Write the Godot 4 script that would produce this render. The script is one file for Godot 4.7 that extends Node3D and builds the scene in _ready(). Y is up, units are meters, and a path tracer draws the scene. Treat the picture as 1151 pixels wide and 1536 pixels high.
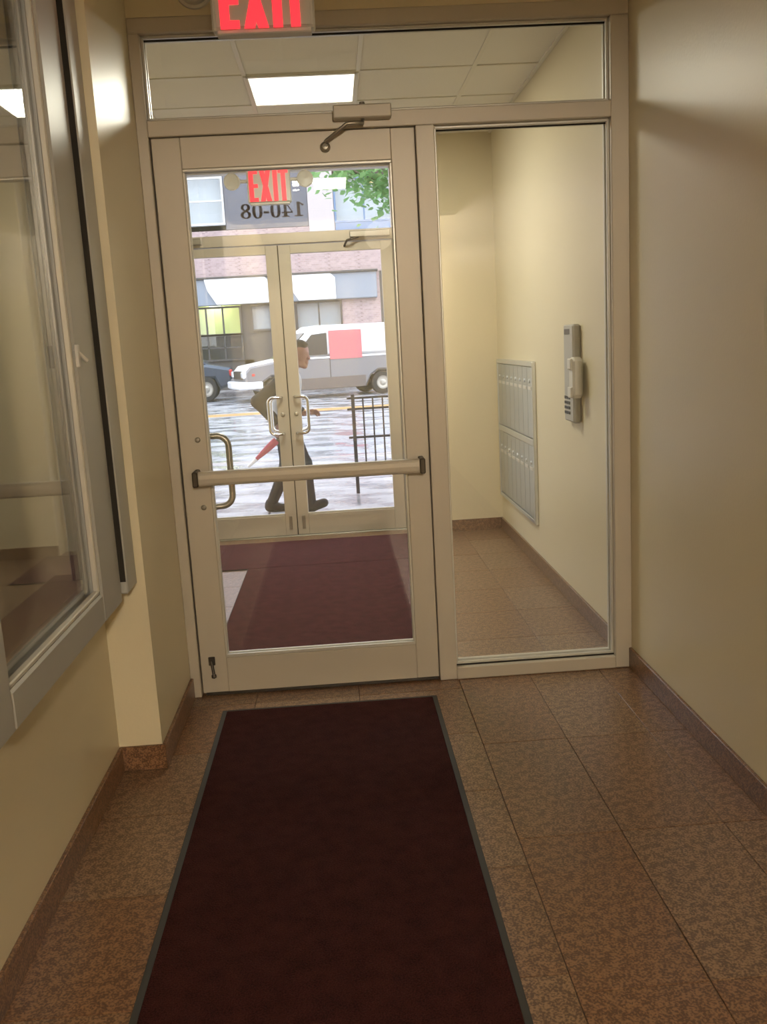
extends Node3D
# A building lobby seen through its inner glass door: hall, vestibule, street.

class B:
	# collects triangles, each turned to face outwards, for one mesh
	var v := PackedVector3Array()
	var n := PackedVector3Array()
	var off := Vector3.ZERO
	func _init(origin := Vector3.ZERO) -> void:
		off = origin
	func tri(a: Vector3, b: Vector3, c: Vector3, out: Vector3) -> void:
		var f := (c - a).cross(b - a)
		if f.length_squared() < 1e-16:
			return
		if f.dot(out) < 0.0:
			var t := b
			b = c
			c = t
			f = -f
		f = f.normalized()
		for p: Vector3 in [a, b, c]:
			v.append(p - off)
			n.append(f)
	func quad(a: Vector3, b: Vector3, c: Vector3, d: Vector3, out: Vector3) -> void:
		tri(a, b, c, out)
		tri(a, c, d, out)
	func smooth(a: Vector3, b: Vector3, c: Vector3, na: Vector3, nb: Vector3, nc: Vector3) -> void:
		var f := (c - a).cross(b - a)
		if f.length_squared() < 1e-16:
			return
		if f.dot(na + nb + nc) < 0.0:
			for q in [[a, na], [c, nc], [b, nb]]:
				v.append(q[0] - off)
				n.append(q[1])
		else:
			for q in [[a, na], [b, nb], [c, nc]]:
				v.append(q[0] - off)
				n.append(q[1])
	func box(lo: Vector3, hi: Vector3, e := 0.0) -> B:
		# a box with chamfered edges
		var c := (lo + hi) / 2.0
		var h := (hi - lo) / 2.0
		e = minf(e, 0.45 * minf(h.x, minf(h.y, h.z)))
		var k := h - Vector3(e, e, e)
		for ax in 3:
			var u := (ax + 1) % 3
			var w := (ax + 2) % 3
			for s: float in [-1.0, 1.0]:
				var q: Array[Vector3] = []
				for t in [[-1, -1], [1, -1], [1, 1], [-1, 1]]:
					var p := Vector3.ZERO
					p[ax] = s * h[ax]
					p[u] = t[0] * k[u]
					p[w] = t[1] * k[w]
					q.append(c + p)
				var o := Vector3.ZERO
				o[ax] = s
				quad(q[0], q[1], q[2], q[3], o)
				if e > 0.0:
					for s2: float in [-1.0, 1.0]:
						# the edge between faces ax and u
						var a := Vector3.ZERO
						a[ax] = s * h[ax]
						a[u] = s2 * k[u]
						var b := Vector3.ZERO
						b[ax] = s * k[ax]
						b[u] = s2 * h[u]
						var z0 := Vector3.ZERO
						z0[w] = -k[w]
						var z1 := Vector3.ZERO
						z1[w] = k[w]
						var o2 := Vector3.ZERO
						o2[ax] = s
						o2[u] = s2
						quad(c + a + z0, c + a + z1, c + b + z1, c + b + z0, o2)
		if e > 0.0:
			for sx: float in [-1.0, 1.0]:
				for sy: float in [-1.0, 1.0]:
					for sz: float in [-1.0, 1.0]:
						tri(c + Vector3(sx * h.x, sy * k.y, sz * k.z), c + Vector3(sx * k.x, sy * h.y, sz * k.z), c + Vector3(sx * k.x, sy * k.y, sz * h.z), Vector3(sx, sy, sz))
		return self
	func bar(a: Vector3, b: Vector3, r: float, sides := 10, r2 := -1.0) -> B:
		return tube(PackedVector3Array([a, b]), r, sides, r2)
	func tube(pts: PackedVector3Array, r: float, sides := 10, r2 := -1.0) -> B:
		var rings := []
		var dirs := []
		var side := Vector3.ZERO
		for i in pts.size():
			var d: Vector3 = (pts[mini(i + 1, pts.size() - 1)] - pts[maxi(i - 1, 0)]).normalized()
			if side == Vector3.ZERO:
				side = d.cross(Vector3.UP if absf(d.y) < 0.9 else Vector3.RIGHT).normalized()
			side = (side - d * side.dot(d)).normalized()
			var up := d.cross(side)
			var rr := r if r2 < 0.0 else lerpf(r, r2, float(i) / (pts.size() - 1))
			var ring := []
			var dd := []
			for k in sides:
				var t := TAU * k / sides
				var q := side * cos(t) + up * sin(t)
				dd.append(q)
				ring.append(pts[i] + q * rr)
			rings.append(ring)
			dirs.append(dd)
		for i in pts.size() - 1:
			for k in sides:
				var k2 := (k + 1) % sides
				smooth(rings[i][k], rings[i + 1][k], rings[i + 1][k2], dirs[i][k], dirs[i + 1][k], dirs[i + 1][k2])
				smooth(rings[i][k], rings[i + 1][k2], rings[i][k2], dirs[i][k], dirs[i + 1][k2], dirs[i][k2])
		for e in [0, pts.size() - 1]:
			var o: Vector3 = (pts[0] - pts[1]) if e == 0 else (pts[e] - pts[e - 1])
			for k in sides:
				tri(pts[e], rings[e][k], rings[e][(k + 1) % sides], o)
		return self
	func lathe(at: Vector3, axis: Vector3, prof: Array, sides := 24, lobes := 0, deep := 0.0) -> B:
		# prof: [distance along the axis, radius]
		axis = axis.normalized()
		var s := axis.cross(Vector3.UP if absf(axis.y) < 0.9 else Vector3.RIGHT).normalized()
		var u := axis.cross(s)
		for i in prof.size() - 1:
			var slope := Vector2(prof[i + 1][1] - prof[i][1], prof[i + 1][0] - prof[i][0]).normalized()
			for k in sides:
				var q := []
				var m := []
				for kk in [k, k + 1]:
					var t: float = TAU * kk / sides
					var d := s * cos(t) + u * sin(t)
					var f := 1.0 - (deep * (0.5 + 0.5 * cos(lobes * t)) if lobes else 0.0)
					m.append((d * slope.y - axis * slope.x).normalized())
					q.append(at + axis * prof[i][0] + d * prof[i][1] * f)
					q.append(at + axis * prof[i + 1][0] + d * prof[i + 1][1] * f)
				smooth(q[0], q[1], q[3], m[0], m[0], m[1])
				smooth(q[0], q[3], q[2], m[0], m[1], m[1])
		return self
	func prism(poly: PackedVector2Array, ax: int, lo: float, hi: float, inset := 0.0) -> B:
		# a polygon in the two other axes, extruded along ax; both rims bevelled by inset
		var idx := Geometry2D.triangulate_polygon(poly)
		var inner := PackedVector2Array()
		var cx := Vector2.ZERO
		for p in poly:
			cx += p / poly.size()
		var area := 0.0
		for i in poly.size():
			area += poly[i].cross(poly[(i + 1) % poly.size()])
		for i in poly.size():
			var p0 := poly[(i + poly.size() - 1) % poly.size()]
			var p1 := poly[i]
			var p2 := poly[(i + 1) % poly.size()]
			var na := (p1 - p0).normalized().orthogonal() * signf(area)
			var nb := (p2 - p1).normalized().orthogonal() * signf(area)
			var m := (na + nb).normalized()
			inner.append(p1 - m * inset / maxf(0.5, m.dot(na)) if area > 0 else p1 - m * inset / maxf(0.5, m.dot(na)))
		# orthogonal() points outwards or inwards by the winding; test on the first vertex
		if inset > 0.0 and not Geometry2D.is_point_in_polygon(inner[0], poly):
			for i in poly.size():
				inner[i] = poly[i] * 2.0 - inner[i]
		var put := func(p: Vector2, z: float) -> Vector3:
			return Vector3(z, p.x, p.y) if ax == 0 else Vector3(p.x, z, p.y) if ax == 1 else Vector3(p.x, p.y, z)
		var o := Vector3.ZERO
		o[ax] = 1.0
		for i in range(0, idx.size(), 3):
			tri(put.call(inner[idx[i]], hi), put.call(inner[idx[i + 1]], hi), put.call(inner[idx[i + 2]], hi), o)
			tri(put.call(inner[idx[i]], lo), put.call(inner[idx[i + 1]], lo), put.call(inner[idx[i + 2]], lo), -o)
		for i in poly.size():
			var j := (i + 1) % poly.size()
			var e := (poly[j] - poly[i]).normalized()
			var nn := Vector2(e.y, -e.x)
			if Geometry2D.is_point_in_polygon((poly[i] + poly[j]) / 2.0 + nn * 1e-4, poly):
				nn = -nn
			var out: Vector3 = put.call(nn, 0.0)
			quad(put.call(poly[i], lo + inset), put.call(poly[j], lo + inset), put.call(poly[j], hi - inset), put.call(poly[i], hi - inset), out)
			if inset > 0.0:
				quad(put.call(poly[i], hi - inset), put.call(poly[j], hi - inset), put.call(inner[j], hi), put.call(inner[i], hi), out + o)
				quad(put.call(poly[i], lo + inset), put.call(poly[j], lo + inset), put.call(inner[j], lo), put.call(inner[i], lo), out - o)
		return self
	func mesh() -> ArrayMesh:
		var a := []
		a.resize(Mesh.ARRAY_MAX)
		a[Mesh.ARRAY_VERTEX] = v
		a[Mesh.ARRAY_NORMAL] = n
		var m := ArrayMesh.new()
		m.add_surface_from_arrays(Mesh.PRIMITIVE_TRIANGLES, a)
		return m

var M := {}
var rng := RandomNumberGenerator.new()
const CEIL := 2.716
const XR := 1.146          # right wall
const XL := -0.8034        # left wall of the hall
const FZ := -3.05          # front of the exterior doors
const ALCOVE := -2.90      # end wall of the mailbox alcove
const STREET := -0.15      # pavement outside

func V(x: float, y: float, z: float) -> Vector3:
	return Vector3(x, y, z)

func tag(o: Node3D, label: String, category := "", group := "", kind := "") -> Node3D:
	if label:
		o.set_meta("label", label)
	if category:
		o.set_meta("category", category)
	if group:
		o.set_meta("group", group)
	if kind:
		o.set_meta("kind", kind)
	return o

func numbered(called: String) -> String:
	if not has_node(called):
		return called
	var i := 1
	while has_node("%s_%03d" % [called, i]):
		i += 1
	return "%s_%03d" % [called, i]

func thing(called: String, at: Vector3, label: String, category: String, group := "", kind := "") -> Node3D:
	var o := Node3D.new()
	o.name = numbered(called)
	o.position = at
	add_child(o)
	tag(o, label, category, group, kind)
	return o

func put(called: String, m: Mesh, material: Material, parent: Node, at := Vector3.ZERO) -> MeshInstance3D:
	var o := MeshInstance3D.new()
	if parent == self:
		o.name = numbered(called)
	else:
		var nm := called
		var i := 1
		while parent.has_node(nm):
			nm = "%s_%03d" % [called, i]
			i += 1
		o.name = nm
	o.mesh = m
	o.material_override = material
	o.position = at
	parent.add_child(o, true)
	return o

func block(called: String, lo: Vector3, hi: Vector3, material: Material, parent: Node3D, e := 0.0) -> MeshInstance3D:
	# a box given in world coordinates, as a part of a thing that stands unrotated
	var b := B.new(parent.position if parent != self else Vector3.ZERO)
	b.box(lo, hi, e)
	return put(called, b.mesh(), material, parent)

func build(called: String, boxes: Array, material: Material, label: String, category: String, e := 0.0) -> MeshInstance3D:
	# one piece of the setting from several boxes
	var b := B.new()
	for q in boxes:
		b.box(q[0], q[1], e)
	var o := put(called, b.mesh(), material, self)
	tag(o, label, category, "", "structure")
	return o

func lin(r: float, g: float, b: float) -> Color:
	return Color(r, g, b).linear_to_srgb()

func mat(called: String, c: Color, rough := 0.6, metal := 0.0, spec := 0.5) -> StandardMaterial3D:
	var m := StandardMaterial3D.new()
	m.resource_name = called
	m.albedo_color = c
	m.roughness = rough
	m.metallic = metal
	m.metallic_specular = spec
	M[called] = m
	return m

func pane_mat(called: String, c: Color, alpha: float) -> StandardMaterial3D:
	var m := mat(called, Color(c.r, c.g, c.b, alpha), 0.0)
	m.transparency = BaseMaterial3D.TRANSPARENCY_ALPHA
	return m

func noise_image(side: int, freq: float, kind: int, sd: int, octaves := 3) -> Image:
	var f := FastNoiseLite.new()
	f.seed = sd
	f.noise_type = kind
	f.frequency = freq
	f.fractal_octaves = octaves
	return f.get_seamless_image(side, side)

func textured(m: StandardMaterial3D, im: Image, metres: float) -> void:
	m.albedo_texture = ImageTexture.create_from_image(im)
	m.uv1_triplanar = true
	m.uv1_world_triplanar = true
	m.uv1_scale = Vector3.ONE / metres

func relief(m: StandardMaterial3D, im: Image, metres: float, cm: float) -> void:
	m.heightmap_enabled = true
	m.heightmap_texture = ImageTexture.create_from_image(im)
	m.heightmap_scale = cm
	m.uv1_triplanar = true
	m.uv1_world_triplanar = true
	m.uv1_scale = Vector3.ONE / metres

func blend(side: int, a: Image, b: Image, ramp: Callable) -> Image:
	var im := Image.create(side, side, false, Image.FORMAT_RGB8)
	for y in side:
		for x in side:
			im.set_pixel(x, y, ramp.call(a.get_pixel(x, y).r, b.get_pixel(x, y).r))
	return im

func materials() -> void:
	var SX := FastNoiseLite.TYPE_SIMPLEX_SMOOTH
	# polished speckled granite: dark, tan and pinkish grains
	var fine := noise_image(768, 0.05, SX, 3, 5)
	var mid := noise_image(768, 0.014, SX, 9, 3)
	for k in 3:
		var lift: float = [1.0, 0.95, 1.06][k]
		var red: float = [1.0, 1.04, 0.97][k]
		var g := blend(768, fine, mid, func(a: float, b: float) -> Color:
			var t := clampf((a - 0.5) * 2.9 + (b - 0.5) * 1.7 + 0.47, 0.0, 1.0)
			var c := lin(0.105, 0.057, 0.029).lerp(lin(0.272, 0.170, 0.094), t)
			if a < 0.25:
				c = lin(0.095, 0.060, 0.040)
			return Color(c.r * lift * red, c.g * lift * 0.96, c.b * lift * 0.94 / red))
		textured(mat("granite%d" % k, Color.WHITE, 0.30), g, 0.32)
	mat("grout", lin(0.12, 0.08, 0.05), 0.9)
	# semi-gloss cream paint with a faint roller stipple
	var roller := noise_image(256, 0.06, SX, 21, 2)
	var w := mat("paint", lin(0.68, 0.605, 0.43), 0.37, 0.0, 0.42)
	relief(w, roller, 0.25, 0.02)
	mat("ceiling_paint", lin(0.72, 0.68, 0.58), 0.8)
	var acoustic := noise_image(256, 0.12, SX, 33, 3)
	var ct := mat("acoustic", lin(0.76, 0.73, 0.65), 0.9)
	relief(ct, acoustic, 0.3, 0.06)
	mat("tee", lin(0.70, 0.67, 0.58), 0.5)
	mat("frame", lin(0.52, 0.47, 0.39), 0.42, 0.15)
	mat("frame_edge", lin(0.60, 0.58, 0.52), 0.35, 0.3)
	mat("window_frame", lin(0.43, 0.43, 0.405), 0.42, 0.15)
	mat("gasket", lin(0.035, 0.031, 0.026), 0.85, 0.0, 0.2)
	mat("chrome", lin(0.7, 0.7, 0.7), 0.15, 1.0)
	mat("steel", lin(0.40, 0.38, 0.33), 0.35, 0.8)
	mat("dark_metal", lin(0.06, 0.05, 0.04), 0.45, 0.5)
	mat("bronze_cap", lin(0.07, 0.055, 0.035), 0.45, 0.3)
	pane_mat("glass", Color(0.85, 0.92, 0.88), 0.02)
	mat("car_glass", lin(0.012, 0.015, 0.018), 0.12)
	# carpet mats
	var pile := noise_image(512, 0.16, SX, 41, 2)
	var patch := noise_image(512, 0.012, SX, 43, 3)
	for nm in ["carpet_hall", "carpet_vestibule"]:
		var base := Vector3(0.053, 0.0150, 0.0138) if nm == "carpet_hall" else Vector3(0.105, 0.033, 0.034)
		var carpet := blend(512, pile, patch, func(a: float, b: float) -> Color:
			var t := 0.75 + (a - 0.5) * 0.9 + (b - 0.5) * 0.35
			return lin(base.x * t, base.y * t, base.z * t))
		var c := mat(nm, Color.WHITE, 0.95, 0.0, 0.2)
		textured(c, carpet, 0.45)
		relief(c, pile, 0.45, 0.25)
	mat("rubber", lin(0.032, 0.031, 0.027), 0.7)
	mat("white_plastic", lin(0.62, 0.60, 0.55), 0.4)
	mat("grey_plastic", lin(0.40, 0.39, 0.36), 0.45)
	mat("button", lin(0.04, 0.04, 0.04), 0.5)
	mat("aluminium", lin(0.44, 0.46, 0.45), 0.38, 0.55)
	mat("aluminium_bright", lin(0.62, 0.64, 0.64), 0.3, 0.7)
	var red := mat("exit_red", lin(0.55, 0.01, 0.02), 0.4)
	red.emission_enabled = true
	red.emission = lin(1.0, 0.035, 0.05)
	red.emission_energy_multiplier = 1.3
	var glow := mat("diffuser", lin(0.9, 0.9, 0.88), 0.5)
	glow.emission_enabled = true
	glow.emission = lin(1.0, 0.97, 0.86)
	glow.emission_energy_multiplier = 2.0
	var opal := mat("opal", lin(0.9, 0.88, 0.82), 0.4)
	opal.emission_enabled = true
	opal.emission = lin(1.0, 0.94, 0.82)
	opal.emission_energy_multiplier = 1.0
	# outdoors
	var wet := noise_image(512, 0.012, SX, 51, 4)
	var puddle := blend(512, wet, wet, func(a: float, _b: float) -> Color:
		var r := clampf(0.24 + (a - 0.42) * 0.9, 0.10, 0.6)
		return Color(r, r, r))
	var grain := noise_image(512, 0.1, SX, 53, 3)
	var slab := blend(512, grain, wet, func(a: float, b: float) -> Color:
		var t := 0.85 + (a - 0.5) * 0.5 + (b - 0.5) * 0.8
		return lin(0.40 * t, 0.385 * t, 0.40 * t))
	var sw := mat("wet_concrete", Color.WHITE, 1.0)
	textured(sw, slab, 3.0)
	sw.uv1_scale = V(0.2, 0.4, 0.45)
	sw.roughness_texture = ImageTexture.create_from_image(puddle)
	var tar := blend(512, grain, wet, func(a: float, b: float) -> Color:
		var t := 0.8 + (a - 0.5) * 0.6 + (b - 0.5) * 0.7
		return lin(0.36 * t, 0.37 * t, 0.40 * t))
	var rd := mat("wet_asphalt", Color.WHITE, 1.0)
	textured(rd, tar, 4.0)
	rd.uv1_scale = V(0.15, 0.4, 0.25)
	rd.roughness_texture = sw.roughness_texture
	mat("road_yellow", lin(0.46, 0.26, 0.08), 0.6)
	var brick := Image.create(128, 128, false, Image.FORMAT_RGB8)
	rng.seed = 5
	for row in 16:
		for k in 8:
			var t := rng.randf_range(0.85, 1.12)
			var x0 := k * 16 + (8 if row % 2 else 0)
			brick.fill_rect(Rect2i(x0, row * 8, 16, 8), lin(0.50, 0.42, 0.41))
			brick.fill_rect(Rect2i(x0, row * 8, 15, 7), lin(0.43 * t, 0.32 * t, 0.32 * t))
			brick.fill_rect(Rect2i(0, row * 8, 8 if row % 2 else 0, 7), lin(0.43, 0.32, 0.32))
	textured(mat("brick", Color.WHITE, 0.9), brick, 1.12)
	mat("facade_grey", lin(0.085, 0.078, 0.075), 0.7)
	mat("spandrel_grey", lin(0.14, 0.14, 0.16), 0.6)
	mat("fascia_blue", lin(0.27, 0.31, 0.37), 0.5)
	mat("sign_white", lin(0.88, 0.88, 0.88), 0.5)
	mat("column_pale", lin(0.55, 0.49, 0.48), 0.8)
	mat("blue_panel", lin(0.16, 0.24, 0.38), 0.5)
	mat("room_wall", lin(0.45, 0.43, 0.40), 0.8)
	mat("window_dark", lin(0.045, 0.045, 0.05), 0.5)
	mat("curtain", lin(0.45, 0.50, 0.53), 0.9)
	mat("white_frame", lin(0.7, 0.7, 0.7), 0.5)
	mat("shop_green_wall", lin(0.60, 0.65, 0.34), 0.8)
	var amber := mat("amber_lamp", lin(0.9, 0.7, 0.4), 0.5)
	amber.emission_enabled = true
	amber.emission = lin(1.0, 0.62, 0.25)
	amber.emission_energy_multiplier = 1.2
	mat("van_white", lin(0.82, 0.82, 0.83), 0.25)
	mat("van_silver", lin(0.20, 0.195, 0.205), 0.35, 0.2)
	mat("van_skirt", lin(0.13, 0.105, 0.095), 0.5)
	mat("car_blue", lin(0.06, 0.08, 0.11), 0.2, 0.3)
	mat("poster_pink", lin(0.54, 0.16, 0.18), 0.7)
	mat("tyre", lin(0.02, 0.02, 0.022), 0.8)
	mat("headlamp", lin(0.85, 0.86, 0.88), 0.08, 0.3)
	mat("tail_red", lin(0.5, 0.04, 0.04), 0.25)
	mat("iron", lin(0.03, 0.03, 0.04), 0.5, 0.3)
	mat("stone_step", lin(0.42, 0.38, 0.37), 0.35)
	mat("bark", lin(0.09, 0.07, 0.055), 0.9)
	var leaf := mat("leaf", lin(0.09, 0.24, 0.07), 0.5)
	leaf.backlight_enabled = true
	leaf.backlight = lin(0.3, 0.5, 0.2)
	leaf.cull_mode = BaseMaterial3D.CULL_DISABLED
	# the passer-by
	mat("skin", lin(0.25, 0.11, 0.08), 0.55)
	mat("hair", lin(0.012, 0.010, 0.010), 0.75, 0.0, 0.3)
	mat("jacket_light", lin(0.33, 0.335, 0.33), 0.85)
	mat("sleeve_dark", lin(0.022, 0.021, 0.022), 0.9, 0.0, 0.3)
	mat("trousers", lin(0.016, 0.017, 0.021), 0.9, 0.0, 0.3)
	mat("shoe", lin(0.012, 0.011, 0.012), 0.6, 0.0, 0.3)
	mat("umbrella_red", lin(0.50, 0.085, 0.13), 0.6)
	mat("lettering_dark", lin(0.06, 0.03, 0.035), 0.5)

func _ready() -> void:
	var cam := Camera3D.new()
	cam.name = "camera"
	cam.position = Vector3(0, 1.3704, 3.5276)
	cam.rotation = Vector3(-0.1837, -0.044, -0.0557)
	cam.fov = rad_to_deg(2.0 * atan(768.0 / 1367.7))
	cam.near = 0.05
	cam.far = 300.0
	cam.current = true
	add_child(cam)
	var env := Environment.new()
	env.background_mode = Environment.BG_SKY
	var sky := Sky.new()
	var sm := ProceduralSkyMaterial.new()
	sm.sky_top_color = lin(0.80, 0.88, 1.0)
	sm.sky_horizon_color = lin(0.92, 0.95, 1.0)
	sm.ground_bottom_color = lin(0.3, 0.3, 0.32)
	sm.ground_horizon_color = lin(0.5, 0.5, 0.52)
	sm.sky_energy_multiplier = 1.0
	sky.sky_material = sm
	env.sky = sky
	env.background_energy_multiplier = 4.0
	env.tonemap_mode = Environment.TONE_MAPPER_LINEAR
	env.tonemap_exposure = 1.0
	env.sdfgi_enabled = true
	env.ssao_enabled = true
	env.ssil_enabled = true
	var we := WorldEnvironment.new()
	we.name = "environment"
	we.environment = env
	add_child(we)
	materials()
	troffer("ceiling_light", Vector3(-0.075, CEIL, -1.672), 0.56, 3.5, Color(1.0, 0.985, 0.90), "glowing square ceiling light panel in the vestibule beyond the transom")
	globe_lamp(Vector3(0.56, 2.50, 6.6), 9.8, Color(1.0, 0.94, 0.85))
	shell()
	partition()
	side_window()
	exterior_doors()
	hall_things()
	vestibule_things()
	street()
	passer_by()

func troffer(called: String, at: Vector3, size: float, energy: float, tint: Color, label: String) -> void:
	var o := thing(called, at, label, "light")
	var h := size / 2.0
	var fr := B.new()
	for s: float in [-1.0, 1.0]:
		fr.box(V(s * h - 0.012, -0.008, -h - 0.012), V(s * h + 0.012, 0.02, h + 0.012), 0.002)
		fr.box(V(-h, -0.008, s * h - 0.012), V(h, 0.02, s * h + 0.012), 0.002)
	put("frame", fr.mesh(), M.tee, o)
	var d := B.new().box(V(-h + 0.011, -0.004, -h + 0.011), V(h - 0.011, 0.012, h - 0.011), 0.002)
	put("diffuser", d.mesh(), M.diffuser, o)
	var l := AreaLight3D.new()
	l.name = "area_light"
	l.area_size = Vector2(size - 0.03, size - 0.03)
	l.light_energy = energy
	l.light_color = tint
	l.area_range = 20.0
	l.area_attenuation = 2.0
	l.shadow_enabled = true
	l.position = V(0, -0.011, 0)
	l.rotation_degrees = V(-90, 0, 0)
	o.add_child(l)

func globe_lamp(at: Vector3, energy: float, tint: Color) -> void:
	# the hall's own lamp, behind the viewer: an opal globe under a ceiling rose
	var o := thing("globe_lamp", at, "round opal globe lamp on the hall ceiling behind the viewer", "lamp")
	put("ceiling_rose", B.new().lathe(V(0, CEIL - at.y - 0.03, 0), V(0, 1, 0), [[0.0, 0.05], [0.01, 0.07], [0.03, 0.075]], 24).mesh(), M.steel, o)
	put("stem", B.new().bar(V(0, 0.14, 0), V(0, CEIL - at.y - 0.02, 0), 0.012, 10).mesh(), M.steel, o)
	var prof := []
	for k in 17:
		var t := PI * k / 16.0
		prof.append([-0.15 * cos(t), 0.15 * sin(t)])
	put("globe", B.new().lathe(V(0, 0, 0), V(0, 1, 0), prof, 28).mesh(), M.opal, o)
	var l := OmniLight3D.new()
	l.name = "omni_light"
	l.light_energy = energy
	l.light_color = tint
	l.light_size = 0.12
	l.omni_range = 25.0
	l.omni_attenuation = 2.0
	l.shadow_enabled = true
	o.add_child(l)

func tiles(parent: Node3D, x0: float, x1: float, z0: float, z1: float, sx: float, sz: float, ox: float, oz: float, cuts: Array = []) -> void:
	# granite floor tiles on the grid ox + i * sx, oz + j * sz, clipped to the rectangle
	var cache := {}
	var i0 := floori((x0 - ox) / sx + 1e-4)
	var j0 := floori((z0 - oz) / sz + 1e-4)
	for i in range(i0, ceili((x1 - ox) / sx - 1e-4)):
		for j in range(j0, ceili((z1 - oz) / sz - 1e-4)):
			var a := maxf(x0, ox + i * sx)
			var b := minf(x1, ox + (i + 1) * sx)
			var c := maxf(z0, oz + j * sz)
			var d := minf(z1, oz + (j + 1) * sz)
			if b - a < 0.02 or d - c < 0.02:
				continue
			var key := "%.3f %.3f" % [b - a, d - c]
			if not cache.has(key):
				cache[key] = B.new().box(V(-(b - a) / 2.0 + 0.0008, -0.009, -(d - c) / 2.0 + 0.0008), V((b - a) / 2.0 - 0.0008, 0.0, (d - c) / 2.0 - 0.0008), 0.0014).mesh()
			put("tile", cache[key], M["granite%d" % [0, 1, 0, 2, 0, 1, 2][rng.randi() % 7]], parent, V((a + b) / 2.0, rng.randf_range(-0.0006, 0.0), (c + d) / 2.0))

func shell() -> void:
	rng.seed = 11
	# floors
	var fl := build("floor", [[V(-1.0, -0.2, -0.05), V(1.3, -0.006, 10.3)]], M.grout, "brown speckled granite tile floor of the hall, around the dark mat", "floor")
	tiles(fl, -0.803, 0.425, -0.05, 4.6, 0.41, 0.42, -0.805, 0.10)
	tiles(fl, 0.425, XR, -0.05, 4.6, 0.29, 0.61, 0.425, 0.01)
	block("tile_field", V(-0.8, -0.05, 4.602), V(XR, -0.001, 10.2), M.granite0, fl)
	var fv := build("floor", [[V(-1.5, -0.2, -3.3), V(1.3, -0.006, -0.052)]], M.grout, "granite tile floor of the vestibule under the mailboxes and mats", "floor")
	tiles(fv, -1.35, XR, ALCOVE, -0.052, 0.42, 0.42, -0.835, -0.052)
	block("threshold", V(-1.35, -0.05, -3.25), V(0.62, 0.004, ALCOVE), M.granite0, fv)
	# walls
	build("wall_right", [[V(XR, -0.2, -3.3), V(XR + 0.15, 2.95, 10.4)]], M.paint, "cream semi-gloss wall running along the right side of hall and vestibule", "wall")
	build("wall_left", [
		[V(-0.93, -0.2, 0.58), V(XL, 0.70, 10.4)], [V(-0.93, 2.52, 0.58), V(XL, 2.95, 10.4)], [V(-0.93, 0.70, 2.62), V(XL, 2.52, 10.4)], [V(-0.93, 0.70, 0.58), V(XL, 2.52, 0.66)]],
		M.paint, "cream hall wall on the left, below and around the sliding window", "wall")
	build("pillar", [[V(-1.02, -0.2, -0.11), V(-0.66, 2.95, 0.61)]], M.paint, "cream boxed-out wall pier between the left window and the glass door", "pillar")
	build("wall_front", [[V(-0.7, 2.545, -0.11), V(1.2, 2.95, -0.004)]], M.paint, "cream strip of wall above the glazed partition", "wall")
	build("wall_back", [[V(-1.0, -0.2, 10.2), V(1.3, 2.95, 10.4)]], M.paint, "cream end wall of the hall behind the viewer", "wall")
	build("ceiling", [[V(-1.0, CEIL, -0.11), V(1.3, 2.95, 10.4)], [V(-0.95, 2.44, 4.45), V(1.2, CEIL + 0.02, 4.70)]], M.ceiling_paint, "off-white hall ceiling with a dropped beam behind the viewer", "ceiling")
	# vestibule walls
	build("wall_vestibule_left", [[V(-1.5, -0.2, -3.3), V(-1.35, 2.95, -0.0)]], M.paint, "cream vestibule wall left of the burgundy mat", "wall")
	build("wall_vestibule_near", [[V(-1.5, -0.2, -0.11), V(-0.98, 2.95, 0.0)]], M.paint, "cream wall return beside the pier on the vestibule side", "wall")
	build("wall_far", [[V(0.565, -0.2, -3.3), V(1.2, 2.95, ALCOVE)], [V(-1.4, 2.62, -3.3), V(0.6, 2.95, -2.98)], [V(-1.4, -0.2, -3.3), V(-1.25, 2.95, -3.0)]], M.paint, "cream end wall of the vestibule around the street doors", "wall")
	# vestibule ceiling: dropped tiles in a grid of tees
	var vc := build("ceiling", [[V(-1.5, CEIL + 0.12, -3.3), V(1.3, 2.95, -0.08)]], M.ceiling_paint, "dropped ceiling of square off-white tiles over the vestibule", "ceiling")
	var xs := [-1.35, -0.955, -0.361, 0.211, 0.80, XR]
	var zs := [-3.0, -2.55, -1.961, -1.383, -0.80, -0.215, -0.11]
	var cache := {}
	for i in xs.size() - 1:
		for j in zs.size() - 1:
			if i == 2 and j == 2:
				continue
			var sx: float = xs[i + 1] - xs[i]
			var sz: float = zs[j + 1] - zs[j]
			var key := "%.3f %.3f" % [sx, sz]
			if not cache.has(key):
				cache[key] = B.new().box(V(-sx / 2 + 0.004, 0, -sz / 2 + 0.004), V(sx / 2 - 0.004, 0.016, sz / 2 - 0.004), 0.002).mesh()
			put("ceiling_tile", cache[key], M.acoustic, vc, V((xs[i] + xs[i + 1]) / 2, CEIL + 0.003 + rng.randf_range(0, 0.002), (zs[j] + zs[j + 1]) / 2))
	for x: float in xs.slice(1, 5):
		block("ceiling_tee", V(x - 0.011, CEIL - 0.002, -3.0), V(x + 0.011, CEIL + 0.03, -0.11), M.tee, vc, 0.001)
	for z: float in zs.slice(1, 6):
		block("ceiling_tee", V(-1.35, CEIL - 0.0015, z - 0.011), V(XR, CEIL + 0.03, z + 0.011), M.tee, vc, 0.001)
	block("ceiling_trim", V(XR - 0.02, CEIL - 0.004, -3.0), V(XR, CEIL + 0.02, -0.11), M.tee, vc, 0.001)
	# granite skirting
	var h := 0.084
	build("baseboard_right", [[V(XR - 0.013, 0, 0.0), V(XR, h, 10.2)]], M.granite1, "brown granite skirting along the right hall wall", "baseboard", 0.002)
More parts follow.
